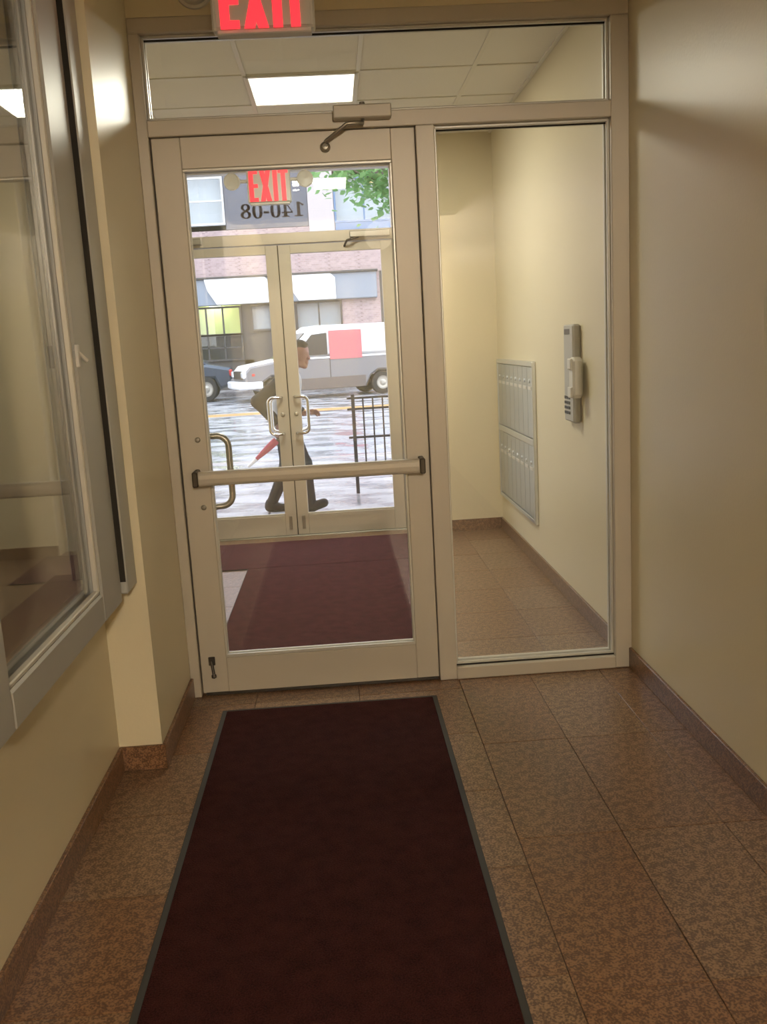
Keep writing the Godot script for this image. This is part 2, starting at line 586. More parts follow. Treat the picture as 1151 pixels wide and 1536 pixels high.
	build("baseboard_mailbox", [[V(XR - 0.013, 0, ALCOVE), V(XR, h, -0.11)]], M.granite0, "granite skirting below the mailboxes and the intercom", "baseboard", 0.002)
	build("baseboard_far", [[V(0.565, 0, ALCOVE), V(XR - 0.014, h, ALCOVE + 0.013)]], M.granite1, "granite skirting on the end wall of the mailbox alcove", "baseboard", 0.002)
	build("baseboard_left", [[V(XL, 0, 0.623), V(XL + 0.013, h, 10.2)]], M.granite1, "brown granite skirting below the left sliding window", "baseboard", 0.002)
	build("baseboard_pillar", [[V(-0.66, 0, 0.0), V(-0.647, h, 0.61)], [V(-0.803, 0, 0.61), V(-0.647, h, 0.623)]], M.granite1, "brown granite skirting wrapped round the left wall pier", "baseboard", 0.002)
	build("baseboard_vestibule_left", [[V(-1.35, 0, -3.0), V(-1.337, h, -0.11)]], M.granite0, "granite skirting of the left vestibule wall", "baseboard", 0.002)
	# the dim room behind the side window
	build("wall_office", [[V(-3.2, -0.2, 0.0), V(-0.98, 2.95, 0.12)], [V(-3.2, -0.2, 3.4), V(-0.9, 2.95, 3.55)], [V(-3.2, -0.2, 0.0), V(-3.05, 2.95, 3.5)], [V(-3.2, 2.75, 0.0), V(-0.9, 2.95, 3.5)]], M.paint, "walls of the unlit room behind the left sliding window", "wall")
	build("floor_office", [[V(-3.2, -0.2, 0.1), V(-0.92, 0.0, 3.5)]], M.granite1, "floor of the unlit room behind the left sliding window", "floor")

func partition() -> void:
	# glazed partition: frame members, sidelight and transom
	var p := thing("window_1", V(0.25, 0, 0), "beige metal glazed partition with long transom and tall sidelight beside the glass door", "glass partition", "", "structure")
	var f: Material = M.frame
	block("jamb", V(-0.66, 0, -0.11), V(-0.62, 2.4935, 0.0), f, p, 0.003)
	block("jamb", V(1.078, 0, -0.11), V(XR, 2.4935, 0.0), f, p, 0.003)
	block("head", V(-0.66, 2.4935, -0.11), V(XR, 2.546, 0.0), f, p, 0.003)
	block("transom_bar", V(-0.62, 2.1443, -0.11), V(1.078, 2.2011, 0.002), f, p, 0.003)
	block("mullion", V(0.350, 0, -0.11), V(0.4197, 2.1443, 0.002), f, p, 0.003)
	block("sill", V(0.4197, 0, -0.11), V(1.078, 0.0506, 0.004), f, p, 0.003)
	block("door_stop", V(-0.62, 0, -0.10), V(-0.597, 2.1443, -0.058), f, p, 0.001)
	block("door_stop", V(0.336, 0, -0.10), V(0.350, 2.1443, -0.058), f, p, 0.001)
	block("door_stop", V(-0.597, 2.128, -0.10), V(0.336, 2.1443, -0.058), f, p, 0.001)
	# glazing beads: raised strips that hold each pane
	for q in [[0.4197, 1.078, 0.0506, 2.1443], [-0.62, 1.078, 2.2011, 2.4935]]:
		var b := B.new(p.position)
		var g := B.new(p.position)
		for z: float in [-0.043, -0.083]:
			b.box(V(q[0], q[2], z), V(q[1], q[2] + 0.013, z + 0.016), 0.003)
			b.box(V(q[0], q[3] - 0.011, z), V(q[1], q[3], z + 0.016), 0.003)
			b.box(V(q[0], q[2], z), V(q[0] + 0.009, q[3], z + 0.016), 0.003)
			b.box(V(q[1] - 0.009, q[2], z), V(q[1], q[3], z + 0.016), 0.003)
		g.box(V(q[0] + 0.001, q[3] - 0.014, -0.055), V(q[1] - 0.001, q[3] - 0.001, -0.046))
		g.box(V(q[0] + 0.001, q[2] - 0.001, -0.030), V(q[1] - 0.001, q[2] + 0.005, -0.022))
		put("glazing_bead", b.mesh(), M.frame_edge, p)
		put("gasket", g.mesh(), M.gasket, p)
		block("pane", V(q[0] + 0.004, q[2] + 0.004, -0.060), V(q[1] - 0.004, q[3] - 0.004, -0.054), M.glass, p)
	# the inner door
	var d := thing("door_1", V(-0.605, 0.0, -0.03), "beige metal framed glass door with a wide push bar, leading to the vestibule", "door", "", "structure")
	var za := -0.056
	var zb := -0.012
	block("stile", V(-0.615, 0.012, za), V(-0.5102, 2.142, zb), f, d, 0.003)
	block("stile", V(0.2574, 0.012, za), V(0.3475, 2.142, zb), f, d, 0.003)
	block("top_rail", V(-0.5102, 2.0321, za), V(0.2574, 2.142, zb), f, d, 0.002)
	block("bottom_rail", V(-0.5102, 0.012, za), V(0.2574, 0.1564, zb), f, d, 0.002)
	var b := B.new(d.position)
	for z: float in [-0.024, -0.054]:
		b.box(V(-0.5102, 0.1564, z), V(0.2574, 0.170, z + 0.011), 0.003)
		b.box(V(-0.5102, 2.021, z), V(0.2574, 2.0321, z + 0.011), 0.003)
		b.box(V(-0.5102, 0.17, z), V(-0.502, 2.021, z + 0.011), 0.003)
		b.box(V(0.249, 0.17, z), V(0.2574, 2.021, z + 0.011), 0.003)
	put("glazing_bead", b.mesh(), M.frame_edge, d)
	block("pane", V(-0.507, 0.16, -0.037), V(0.254, 2.028, -0.031), M.glass, d)
	block("door_sweep", V(-0.603, 0.004, -0.05), V(0.343, 0.014, -0.006), M.dark_metal, d, 0.001)
	# push bar: rounded rail on two stand-offs, dark end caps
	var pb := B.new(d.position)
	var prof := PackedVector2Array()
	for k in 16:
		var t := TAU * k / 16.0
		prof.append(Vector2(0.897 + 0.0285 * signf(sin(t)) * pow(absf(sin(t)), 0.6), 0.056 + 0.02 * signf(cos(t)) * pow(absf(cos(t)), 0.6)))
	pb.prism(prof, 0, -0.545, 0.302, 0.003)
	var bar := put("push_bar", pb.mesh(), M.frame, d)
	for s in [[-0.566, -0.545], [0.302, 0.323]]:
		block("end_cap", V(s[0], 0.8675, -0.012), V(s[1], 0.9265, 0.078), M.bronze_cap, bar, 0.004)
	for c in bar.get_children():
		c.position = -d.position   # caps were laid out in world axes under the door
	# offset pull handle on the vestibule side
	var path := PackedVector3Array([V(-0.552, 1.045, -0.056), V(-0.552, 1.045, -0.092), V(-0.54, 1.045, -0.108), V(-0.50, 1.042, -0.118)])
	for k in 7:
		var t := PI / 2.0 * (1.0 - k / 6.0)
		path.append(V(-0.487 + 0.045 * cos(t), 0.997 + 0.045 * sin(t), -0.120))
	for k in 7:
		var t := -PI / 2.0 * k / 6.0
		path.append(V(-0.487 + 0.045 * cos(t), 0.803 + 0.045 * sin(t), -0.120))
	path.append_array(PackedVector3Array([V(-0.50, 0.758, -0.118), V(-0.54, 0.755, -0.108), V(-0.552, 0.755, -0.092), V(-0.552, 0.755, -0.056)]))
	put("pull_handle", B.new(d.position).tube(path, 0.0125, 12).mesh(), M.steel, d)
	for y: float in [1.04, 0.775]:
		put("handle_bolt", B.new(d.position).lathe(V(-0.545, y, -0.0125), V(0, 0, 1), [[0.0, 0.011], [0.003, 0.010], [0.005, 0.006], [0.0055, 0.0]], 14).mesh(), M.steel, d)
	# kick-down holder at the foot of the latch stile
	var hold := B.new(d.position).box(V(-0.582, 0.13, -0.012), V(-0.556, 0.165, -0.004), 0.002)
	hold.bar(V(-0.57, 0.148, -0.004), V(-0.562, 0.098, 0.015), 0.006, 8)
	hold.lathe(V(-0.562, 0.098, 0.015), V(0.05, -0.5, 0.2), [[-0.004, 0.0], [0.0, 0.010], [0.012, 0.010], [0.016, 0.0]], 12)
	put("door_holder", hold.mesh(), M.dark_metal, d)
	# surface closer on the head, its arm reaching down to the leaf
	var c := thing("door_closer", V(0.165, 2.19, 0.0), "beige box door closer with folded arm on the bar above the glass door", "door closer")
	block("body", V(0.052, 2.168, 0.002), V(0.262, 2.214, 0.052), M.frame, c, 0.004)
	var arm := B.new(c.position)
	arm.tube(PackedVector3Array([V(0.158, 2.172, 0.03), V(0.158, 2.153, 0.034), V(0.10, 2.148, 0.06), V(0.018, 2.10, 0.012)]), 0.007, 8)
	put("spindle_cap", B.new(c.position).lathe(V(0.158, 2.213, 0.027), V(0, 1, 0), [[0.0, 0.012], [0.012, 0.010], [0.014, 0.0]], 12).mesh(), M.steel, c)
	put("arm", arm.mesh(), M.steel, c)
	put("arm_shoe", B.new(c.position).lathe(V(0.016, 2.085, -0.012), V(0, 0, 1), [[0.0, 0.020], [0.010, 0.018], [0.016, 0.010], [0.018, 0.0]], 16).mesh(), M.steel, c)

func side_window() -> void:
	# aluminium sliding window built out from the left wall
	var w := thing("window_2", V(-0.75, 0.64, 1.6), "grey metal framed sliding service window on the left hall wall", "window", "", "structure")
	var f: Material = M.window_frame
	var xf := -0.685
	var y0 := 0.645
	var y1 := 2.56
	var z0 := 0.615
	var z1 := 2.775
	# outer frame
	block("frame_jamb", V(XL - 0.05, y0, z0), V(xf, y1, z0 + 0.128), f, w, 0.004)
	block("frame_jamb", V(XL - 0.05, y0, z1 - 0.085), V(xf, y1, z1), f, w, 0.004)
	block("frame_sill", V(XL - 0.05, y0 - 0.02, z0 + 0.11), V(xf - 0.04, y0 + 0.04, z1 - 0.085), f, w, 0.004)
	block("frame_head", V(XL - 0.05, y1 - 0.06, z0 + 0.11), V(xf, y1, z1 - 0.085), f, w, 0.004)
	# dark track channel between jamb and sash
	block("track_channel", V(XL - 0.045, y0 + 0.04, z0 + 0.1275), V(xf - 0.004, y1 - 0.06, z0 + 0.132), M.gasket, w)
	# front sash and the one behind it
	for q in [[0.755, 1.82, xf - 0.017, -0.755, 0.622], [1.72, 2.68, -0.760, -0.80, 0.70]]:
		block("sash_stile", V(q[3], q[4], q[0]), V(q[2], y1 - 0.062, q[0] + 0.215), f, w, 0.006)
		block("sash_stile", V(q[3], q[4], q[1] - 0.10), V(q[2], y1 - 0.062, q[1]), f, w, 0.006)
		block("sash_rail", V(q[3], q[4], q[0] + 0.215), V(q[2], q[4] + 0.088, q[1] - 0.10), f, w, 0.006)
		block("sash_rail", V(q[3], y1 - 0.15, q[0] + 0.215), V(q[2], y1 - 0.062, q[1] - 0.10), f, w, 0.006)
		var bd := B.new(w.position)
		var x: float = q[2]
		var za: float = q[0] + 0.215
		var zb: float = q[1] - 0.10
		var ya: float = q[4] + 0.088
		bd.box(V(x - 0.024, ya, za), V(x - 0.006, ya + 0.012, zb), 0.003)
		bd.box(V(x - 0.024, y1 - 0.162, za), V(x - 0.006, y1 - 0.15, zb), 0.003)
		bd.box(V(x - 0.024, ya, za), V(x - 0.006, y1 - 0.15, za + 0.013), 0.003)
		bd.box(V(x - 0.024, ya, zb - 0.013), V(x - 0.006, y1 - 0.15, zb), 0.003)
		put("glazing_bead", bd.mesh(), M.frame_edge, w)
		block("pane", V(x - 0.036, ya - 0.004, za - 0.004), V(x - 0.030, y1 - 0.146, zb + 0.004), M.glass, w)
	# little sash latch on the stile
	var l := B.new(w.position).box(V(xf - 0.017, 1.35, 0.955), V(xf - 0.007, 1.41, 0.975), 0.003)
	l.bar(V(xf - 0.020, 1.40, 0.965), V(xf + 0.002, 1.365, 0.93), 0.006, 8)
	put("sash_latch", l.mesh(), M.white_plastic, w)

func d_handle(b: B, x0: float, x1: float, y0: float, y1: float, z: float, stand: float, r: float) -> void:
	# rectangular loop pull with rounded corners, from the stile at x0 out to x1
	var c := 0.035
	var s := signf(x1 - x0)
	var p := PackedVector3Array([V(x0, y1, z), V(x0, y1, z + stand * 0.7), V(x0 + s * 0.012, y1, z + stand)])
	for k in 6:
		var t := PI / 2.0 * (1.0 - k / 5.0)
		p.append(V(x1 - s * c + s * c * cos(t), y1 - c + c * sin(t), z + stand))
	for k in 6:
		var t := -PI / 2.0 * k / 5.0
		p.append(V(x1 - s * c + s * c * cos(t), y0 + c + c * sin(t), z + stand))
	p.append_array(PackedVector3Array([V(x0 + s * 0.012, y0, z + stand), V(x0, y0, z + stand * 0.7), V(x0, y0, z)]))
	b.tube(p, r, 10)

func exterior_doors() -> void:
	var f: Material = M.frame
	var zb := FZ
	var za := FZ - 0.10
	var p := thing("window_3", V(-0.345, 0, FZ), "beige metal street door frame with glass transom carrying mirrored house numbers", "door frame", "", "structure")
	block("jamb", V(0.457, 0, za), V(0.562, 2.62, zb), f, p, 0.003)
	block("jamb", V(-1.25, 0, za), V(-1.147, 2.62, zb), f, p, 0.003)
	block("transom_bar", V(-1.147, 2.078, za), V(0.457, 2.152, zb), f, p, 0.003)
	block("head", V(-1.147, 2.56, za), V(0.457, 2.62, zb), f, p, 0.003)
	block("threshold", V(-1.147, 0.0, za), V(0.457, 0.014, zb), M.steel, p, 0.003)
	block("pane", V(-1.145, 2.154, FZ - 0.056), V(0.455, 2.558, FZ - 0.05), M.glass, p)
	# the street number, read from outside
	var t := TextMesh.new()
	t.text = "140-08"
	var sf := SystemFont.new()
	sf.font_names = PackedStringArray(["Droid Serif"])
	sf.font_weight = 700
	t.font = sf
	t.font_size = 64
	t.pixel_size = 0.0019
	t.depth = 0.003
	var num := put("house_number", t, M.lettering_dark, p, V(-0.364 + 0.345, 2.268, -0.058))
	num.rotation.y = PI
	var ab := t.get_aabb()
	num.scale = Vector3(0.44 / ab.size.x, 0.10 / ab.size.y, 1.0)
	num.position.y = 2.312 - (ab.position.y + ab.size.y / 2.0) * num.scale.y
	# two leaves
	for s in [[-1.145, -0.348, -1, "left leaf of the beige glass street doors, its chrome loop pull by the seam", "door_2"], [-0.342, 0.455, 1, "right leaf of the beige glass street doors, by the iron railing outside", "door_3"]]:
		var d := thing(s[4], V((s[0] + s[1]) / 2, 0, FZ - 0.03), s[3], "door", "", "structure")
		var a: float = s[0]
		var b: float = s[1]
		var y1 := 2.072
		var zc := FZ - 0.058
		var zd := FZ - 0.012
		block("stile", V(a, 0.016, zc), V(a + 0.083, y1, zd), f, d, 0.003)
		block("stile", V(b - 0.083, 0.016, zc), V(b, y1, zd), f, d, 0.003)
		block("top_rail", V(a + 0.083, 2.013, zc), V(b - 0.083, y1, zd), f, d, 0.002)
		block("bottom_rail", V(a + 0.083, 0.016, zc), V(b - 0.083, 0.166, zd), f, d, 0.002)
		block("pane", V(a + 0.08, 0.163, FZ - 0.038), V(b - 0.08, 2.016, FZ - 0.032), M.glass, d)
		var inner := b - 0.045 if s[2] < 0 else a + 0.045
		var outer := b - 0.140 if s[2] < 0 else a + 0.135
		var h := B.new(d.position)
		d_handle(h, inner, outer, 0.765, 1.025, zd, 0.05, 0.010)
		put("pull_handle", h.mesh(), M.chrome, d)
		var h2 := B.new(d.position)
		d_handle(h2, inner, outer + s[2] * -0.01, 0.775, 1.015, zc, -0.05, 0.010)
		put("pull_handle", h2.mesh(), M.chrome, d)
		if s[2] < 0:
			block("astragal", V(b - 0.002, 0.016, zc + 0.004), V(b + 0.0075, y1, zd - 0.010), M.gasket, d)
		put("lock_cylinder", B.new(d.position).lathe(V(inner, 0.90, zd), V(0, 0, 1), [[0.0, 0.016], [0.006, 0.015], [0.008, 0.011], [0.009, 0.0]], 16).mesh(), M.steel, d)
		block("flush_bolt", V(inner - 0.012, 0.06, zd - 0.004), V(inner + 0.012, 0.16, zd + 0.004), M.steel, d, 0.002)
		block("glazing_bead", V(a + 0.083, 0.166, zd - 0.016), V(b - 0.083, 0.178, zd - 0.006), M.frame_edge, d, 0.002)
	for s in [[0.16, 0.44, "dark closer over the right street door leaf"], [-1.10, -0.86, "dark closer over the left street door leaf"]]:
		var c := thing("door_closer", V(s[0], 2.11, FZ), s[2] + " in the vestibule", "door closer")
		block("body", V(s[0], 2.095, FZ), V(s[1], 2.137, FZ + 0.05), M.steel, c, 0.004)
		var arm := B.new(c.position)
		arm.tube(PackedVector3Array([V(s[0] + 0.06, 2.098, FZ + 0.03), V(s[0] - 0.02, 2.075, FZ + 0.06), V(s[0] - 0.04, 2.045, FZ - 0.008)]), 0.008, 8)
		put("arm", arm.mesh(), M.dark_metal, c)

func letter(b: B, ch: String, x: float, w: float, h: float, st: float, z0: float, z1: float) -> void:
	# block capitals whose lower left corner is (x, 0)
	match ch:
		"E":
			b.box(V(x, 0, z0), V(x + st, h, z1))
			for y: float in [0.0, (h - st * 0.8) / 2.0, h - st * 0.8]:
				b.box(V(x + st, y, z0), V(x + w, y + st * 0.8, z1))
		"X":
			b.prism(PackedVector2Array([Vector2(x, 0), Vector2(x + st * 1.1, 0), Vector2(x + w, h), Vector2(x + w - st * 1.1, h)]), 2, z0, z1)
			b.prism(PackedVector2Array([Vector2(x, h), Vector2(x + st * 1.1, h), Vector2(x + w, 0), Vector2(x + w - st * 1.1, 0)]), 2, z0 + 0.0001, z1 - 0.0001)
		"I":
			b.box(V(x, 0, z0), V(x + st, h, z1))
		"T":
			b.box(V(x + (w - st) / 2.0, 0, z0), V(x + (w + st) / 2.0, h - st * 0.8, z1))
			b.box(V(x, h - st * 0.8, z0), V(x + w, h, z1))

func exit_sign(at: Vector3, w: float, h: float, lw: float, lh: float, ly: float, hang: float, heads: bool, label: String) -> void:
	# at: bottom centre of the housing
	var o := thing("exit_sign", at, label, "exit sign")
	var hd := 0.03
	var hb := B.new().box(V(-w / 2, 0.012, -hd), V(w / 2, h, hd), 0.006)
	hb.box(V(-w / 2 + 0.012, 0.018, hd - 0.001), V(w / 2 - 0.012, h - 0.008, hd + 0.004), 0.003)
	put("housing", hb.mesh(), M.white_plastic, o)
	put("downlight_lens", B.new().box(V(-w / 2 + 0.012, 0.0, -hd + 0.006), V(w / 2 - 0.012, 0.014, hd - 0.004), 0.004).mesh(), M.white_plastic, o)
	if hang > 0.0:
		put("canopy", B.new().lathe(V(0, h, 0), V(0, 1, 0), [[0.0, 0.014], [hang - 0.02, 0.014], [hang - 0.018, 0.055], [hang, 0.06]], 20).mesh(), M.white_plastic, o)
	var unit := lw / 4.1
	var x := -lw / 2
	for q in [["E", 0.92], ["X", 1.18], ["I", 0.36], ["T", 1.02]]:
		var b := B.new()
		letter(b, q[0], x, unit * q[1], lh, unit * 0.46, hd + 0.003, hd + 0.008)
		put("letter", b.mesh(), M.exit_red, o, V(0, ly, 0))
		x += unit * (q[1] + 0.2067)
	if heads:
		for s: float in [-1.0, 1.0]:
			var b := B.new()
			b.lathe(V(s * (w / 2 + 0.095), h * 0.66, 0.0), V(s * 0.15, -0.12, 1), [[-0.05, 0.0], [-0.048, 0.03], [-0.01, 0.05], [0.03, 0.056], [0.034, 0.052], [0.030, 0.046], [0.022, 0.0]], 20)
			b.bar(V(s * w / 2, h * 0.66, 0), V(s * (w / 2 + 0.06), h * 0.66, 0), 0.012, 10)
			put("lamp_head", b.mesh(), M.white_plastic, o)
	# the letters' own red light
	var l := AreaLight3D.new()
	l.name = "sign_light"
	l.area_size = Vector2(lw, lh)
	l.light_color = Color(1.0, 0.25, 0.22)
	l.light_energy = 0.012
	l.area_range = 12.0
	l.area_attenuation = 2.0
	l.shadow_enabled = true
	l.position = V(0, ly + lh / 2, hd + 0.0095)
	l.rotation_degrees = V(0, 180, 0)
	o.add_child(l)

func carpet_mat(called: String, lo: Vector3, hi: Vector3, edge: float, label: String) -> void:
	var o := thing(called, V((lo.x + hi.x) / 2, 0, (lo.z + hi.z) / 2), label, "floor mat")
	block("carpet", V(lo.x + edge, 0.0, lo.z + edge), V(hi.x - edge, 0.009, hi.z - edge), M["carpet_hall" if hi.z > 0.0 else "carpet_vestibule"], o, 0.002)
	var b := B.new(o.position)
	for q in [[lo.x, lo.x + edge, lo.z, hi.z], [hi.x - edge, hi.x, lo.z, hi.z], [lo.x + edge, hi.x - edge, lo.z, lo.z + edge], [lo.x + edge, hi.x - edge, hi.z - edge, hi.z]]:
		b.box(V(q[0], 0.0005, q[2]), V(q[1], 0.006, q[3]), 0.002)
	put("rubber_border", b.mesh(), M.rubber, o)

func hall_things() -> void:
	carpet_mat("floor_mat", V(-0.516, 0, 0.167), V(0.316, 0, 3.3), 0.018, "long dark burgundy runner mat on the granite hall floor before the glass door")
	exit_sign(V(-0.15, 2.322, 0.47), 0.315, 0.225, 0.262, 0.16, 0.012, CEIL - 2.322 - 0.225, false, "red lit exit sign hanging nearest, in the hall above the glass door")
	var s := thing("smoke_detector", V(-0.412, 2.632, 0.0), "round white smoke detector on the wall strip left of the hanging exit sign", "smoke detector")
	put("base", B.new().lathe(V(0, 0, -0.006), V(0, 0, 1), [[0.0, 0.068], [0.012, 0.066], [0.014, 0.058], [0.014, 0.0]], 28).mesh(), M.white_plastic, s)
	put("sensor_head", B.new().lathe(V(0, 0, 0.008), V(0, 0, 1), [[0.0, 0.056], [0.022, 0.052], [0.034, 0.035], [0.037, 0.0]], 28).mesh(), M.white_plastic, s)

func vestibule_things() -> void:
	carpet_mat("floor_mat", V(-0.633, 0, -2.125), V(0.425, 0, -0.13), 0.004, "burgundy mat in the vestibule just behind the inner glass door")
	carpet_mat("floor_mat", V(-1.335, 0, -2.90), V(0.66, 0, -2.13), 0.004, "wide burgundy mat across the foot of the street doors")
	exit_sign(V(-0.363, 2.322, -2.93), 0.29, 0.24, 0.262, 0.20, 0.02, 0.0, true, "red lit exit sign with two lamp heads above the street doors")
	# it is held by an arm to the wall above the transom
	# mailboxes
	var z0 := -2.845
	var z1 := -1.70
	var o := thing("mailbox_unit", V(XR, 0.26, (z0 + z1) / 2), "grey aluminium bank of mailboxes set in the vestibule's right wall", "mailboxes")
	var fr := B.new(o.position)
	for q in [[0.26, 0.285], [0.725, 0.765], [1.185, 1.215]]:
		fr.box(V(XR - 0.022, q[0], z0 + 0.022), V(XR + 0.0, q[1], z1 - 0.022), 0.003)
	for z: float in [z0, z1 - 0.022]:
		fr.box(V(XR - 0.022, 0.26, z), V(XR, 1.215, z + 0.022), 0.003)
	put("frame", fr.mesh(), M.aluminium_bright, o)
	block("back_plate", V(XR - 0.006, 0.265, z0 + 0.01), V(XR - 0.001, 1.21, z1 - 0.01), M.gasket, o)
	var n := 8
	var pitch := (z1 - z0 - 0.044) / n
	var door := B.new().box(V(-0.009, 0.003, 0.003), V(0.0, 0.437, pitch - 0.003), 0.002).mesh()
	var door_up := B.new().box(V(-0.009, 0.003, 0.003), V(0.0, 0.417, pitch - 0.003), 0.002).mesh()
	var lock := B.new().lathe(Vector3.ZERO, V(-1, 0, 0), [[0.0, 0.012], [0.005, 0.011], [0.007, 0.007], [0.007, 0.0]], 12).mesh()
	var slot := B.new().box(V(-0.003, 0, 0), V(0.0, 0.018, pitch * 0.62), 0.001).mesh()
	for tier in 2:
		for k in n:
			var d := put("mailbox_door", door if tier == 0 else door_up, M.aluminium, o, V(-0.008, (0.286 if tier == 0 else 0.766) - 0.26, z0 + 0.022 + k * pitch - (z0 + z1) / 2))
			put("lock", lock, M.aluminium_bright, d, V(-0.009, 0.335, pitch * 0.5))
			put("name_slot", slot, M.white_plastic, d, V(-0.009, 0.29 if tier == 0 else 0.285, pitch * 0.19))
	# intercom with handset
	var i := thing("intercom", V(XR, 0.95, -0.82), "grey wall intercom with handset and keypad right of the mailboxes", "intercom")
	block("panel", V(XR - 0.028, 0.945, -0.93), V(XR, 1.405, -0.775), M.grey_plastic, i, 0.006)
	block("spine", V(XR - 0.040, 0.945, -0.775), V(XR, 1.405, -0.715), M.grey_plastic, i, 0.012)
	var hs := B.new(i.position)
	hs.prism(PackedVector2Array([Vector2(1.068, -0.695), Vector2(1.085, -0.712), Vector2(1.238, -0.712), Vector2(1.255, -0.695), Vector2(1.255, -0.648), Vector2(1.238, -0.632), Vector2(1.085, -0.632), Vector2(1.068, -0.648)]), 0, XR - 0.062, XR - 0.014, 0.010)
	hs.prism(PackedVector2Array([Vector2(1.07, -0.70), Vector2(1.12, -0.70), Vector2(1.12, -0.64), Vector2(1.07, -0.64)]), 0, XR - 0.072, XR - 0.061, 0.004)
	hs.prism(PackedVector2Array([Vector2(1.20, -0.70), Vector2(1.25, -0.70), Vector2(1.25, -0.64), Vector2(1.20, -0.64)]), 0, XR - 0.072, XR - 0.061, 0.004)
	put("handset", hs.mesh(), M.white_plastic, i)
	var key := B.new().box(V(-0.004, 0, 0), V(0.002, 0.014, 0.026), 0.002).mesh()
	for r in 4:
		for c in 3:
			put("key", key, M.button, i, V(-0.028, 0.03 + 0.024 * r, -0.10 + 0.036 * c))
	block("display", V(XR - 0.030, 1.36, -0.91), V(XR - 0.027, 1.385, -0.80), M.dark_metal, i, 0.001)

func vehicle_wheel(parent: Node3D, x: float, z: float, r: float, out: float) -> void:
	var w := put("wheel", B.new().lathe(V(0, 0, -0.11), V(0, 0, 1), [[0.0, r * 0.5], [0.0, r * 0.9], [0.03, r], [0.19, r], [0.22, r * 0.9], [0.22, r * 0.5]], 24).mesh(), M.tyre, parent, V(x, r, z))
	put("hubcap", B.new().lathe(V(0, 0, 0.10 * out), V(0, 0, out), [[-0.02, r * 0.62], [0.012, r * 0.58], [0.0, r * 0.3], [0.02, r * 0.12], [0.02, 0.0]], 16).mesh(), M.steel, w)

func street() -> void:
	rng.seed = 77
	# entrance step, pavement slabs, kerb, road
	build("entrance_step", [[V(-1.6, -0.35, -3.75), V(1.2, -0.02, -3.15)]], M.stone_step, "stone entrance step outside the street doors", "step", 0.008)
	var pv := build("pavement", [[V(-30, -0.5, -9.0), V(30, STREET - 0.012, -3.3)]], M.grout, "wet concrete pavement slabs between the doors and the street", "pavement")
	for i in range(-3, 4):
		for j in 4:
			var zc := -9.0 + 1.4 * j
			var lo := V(i * 1.5 - 0.7 + 0.006, STREET - 0.1, zc + 0.006)
			var hi := V(i * 1.5 + 0.8 - 0.006, STREET + rng.randf_range(-0.003, 0.0), minf(zc + 1.394, -3.3))
			block("paving_slab", lo, hi, M.wet_concrete, pv, 0.006)
	block("paving_field", V(-30, STREET - 0.1, -9.0), V(-5.21, STREET - 0.001, -3.3), M.wet_concrete, pv)
	block("paving_field", V(5.29, STREET - 0.1, -9.0), V(30, STREET - 0.001, -3.3), M.wet_concrete, pv)
	build("kerb", [[V(-30, -0.5, -9.18), V(30, STREET + 0.002, -9.006)]], M.stone_step, "near stone kerb along the wet street", "kerb", 0.02)
	var road := build("road", [[V(-40, -0.6, -30.0), V(40, -0.27, -9.18)]], M.wet_asphalt, "wet asphalt street in front of the parked van", "road")
	var ln := B.new()
	ln.prism(PackedVector2Array([Vector2(-30, -19.05), Vector2(30, -21.1), Vector2(30, -21.95), Vector2(-30, -19.90)]), 1, -0.272, -0.266)
	put("yellow_line", ln.mesh(), M.road_yellow, road)
	build("pavement_far", [[V(-40, -0.6, -33.0), V(40, -0.10, -30.0)]], M.wet_concrete, "far pavement in front of the shopfronts", "pavement")
	# own building above the doors
	build("wall_street", [[V(-8, 2.9, -3.3), V(8, 9, -3.0)], [V(-8, -0.3, -3.3), V(-1.45, 2.95, -3.0)], [V(1.25, -0.3, -3.3), V(8, 2.95, -3.0)]], M.brick, "street face of this building around the doors", "wall")
	railing()
	van()
	sedan()
	shopfront()
	tree()

func railing() -> void:
	var z := -5.8
	var o := thing("railing", V(0.155, STREET, z), "black iron railing standing on the wet pavement right of the passer-by", "railing")
	put("post", B.new(o.position).box(V(0.143, STREET, z - 0.018), V(0.179, 0.87, z + 0.018), 0.004).mesh(), M.iron, o)
	put("post", B.new(o.position).box(V(1.88, STREET, z - 0.018), V(1.916, 0.87, z + 0.018), 0.004).mesh(), M.iron, o)
	for y: float in [0.83, 0.72, 0.43, 0.06]:
		block("rail", V(0.1, y - 0.011, z - 0.009), V(1.9, y + 0.011, z + 0.009), M.iron, o, 0.002)
	var bm := B.new().bar(V(0, 0.06, 0), V(0, 0.83, 0), 0.0085, 8).mesh()
	for k in 17:
		put("baluster", bm, M.iron, o, V(0.108 + 0.1 * k, -STREET, 0))

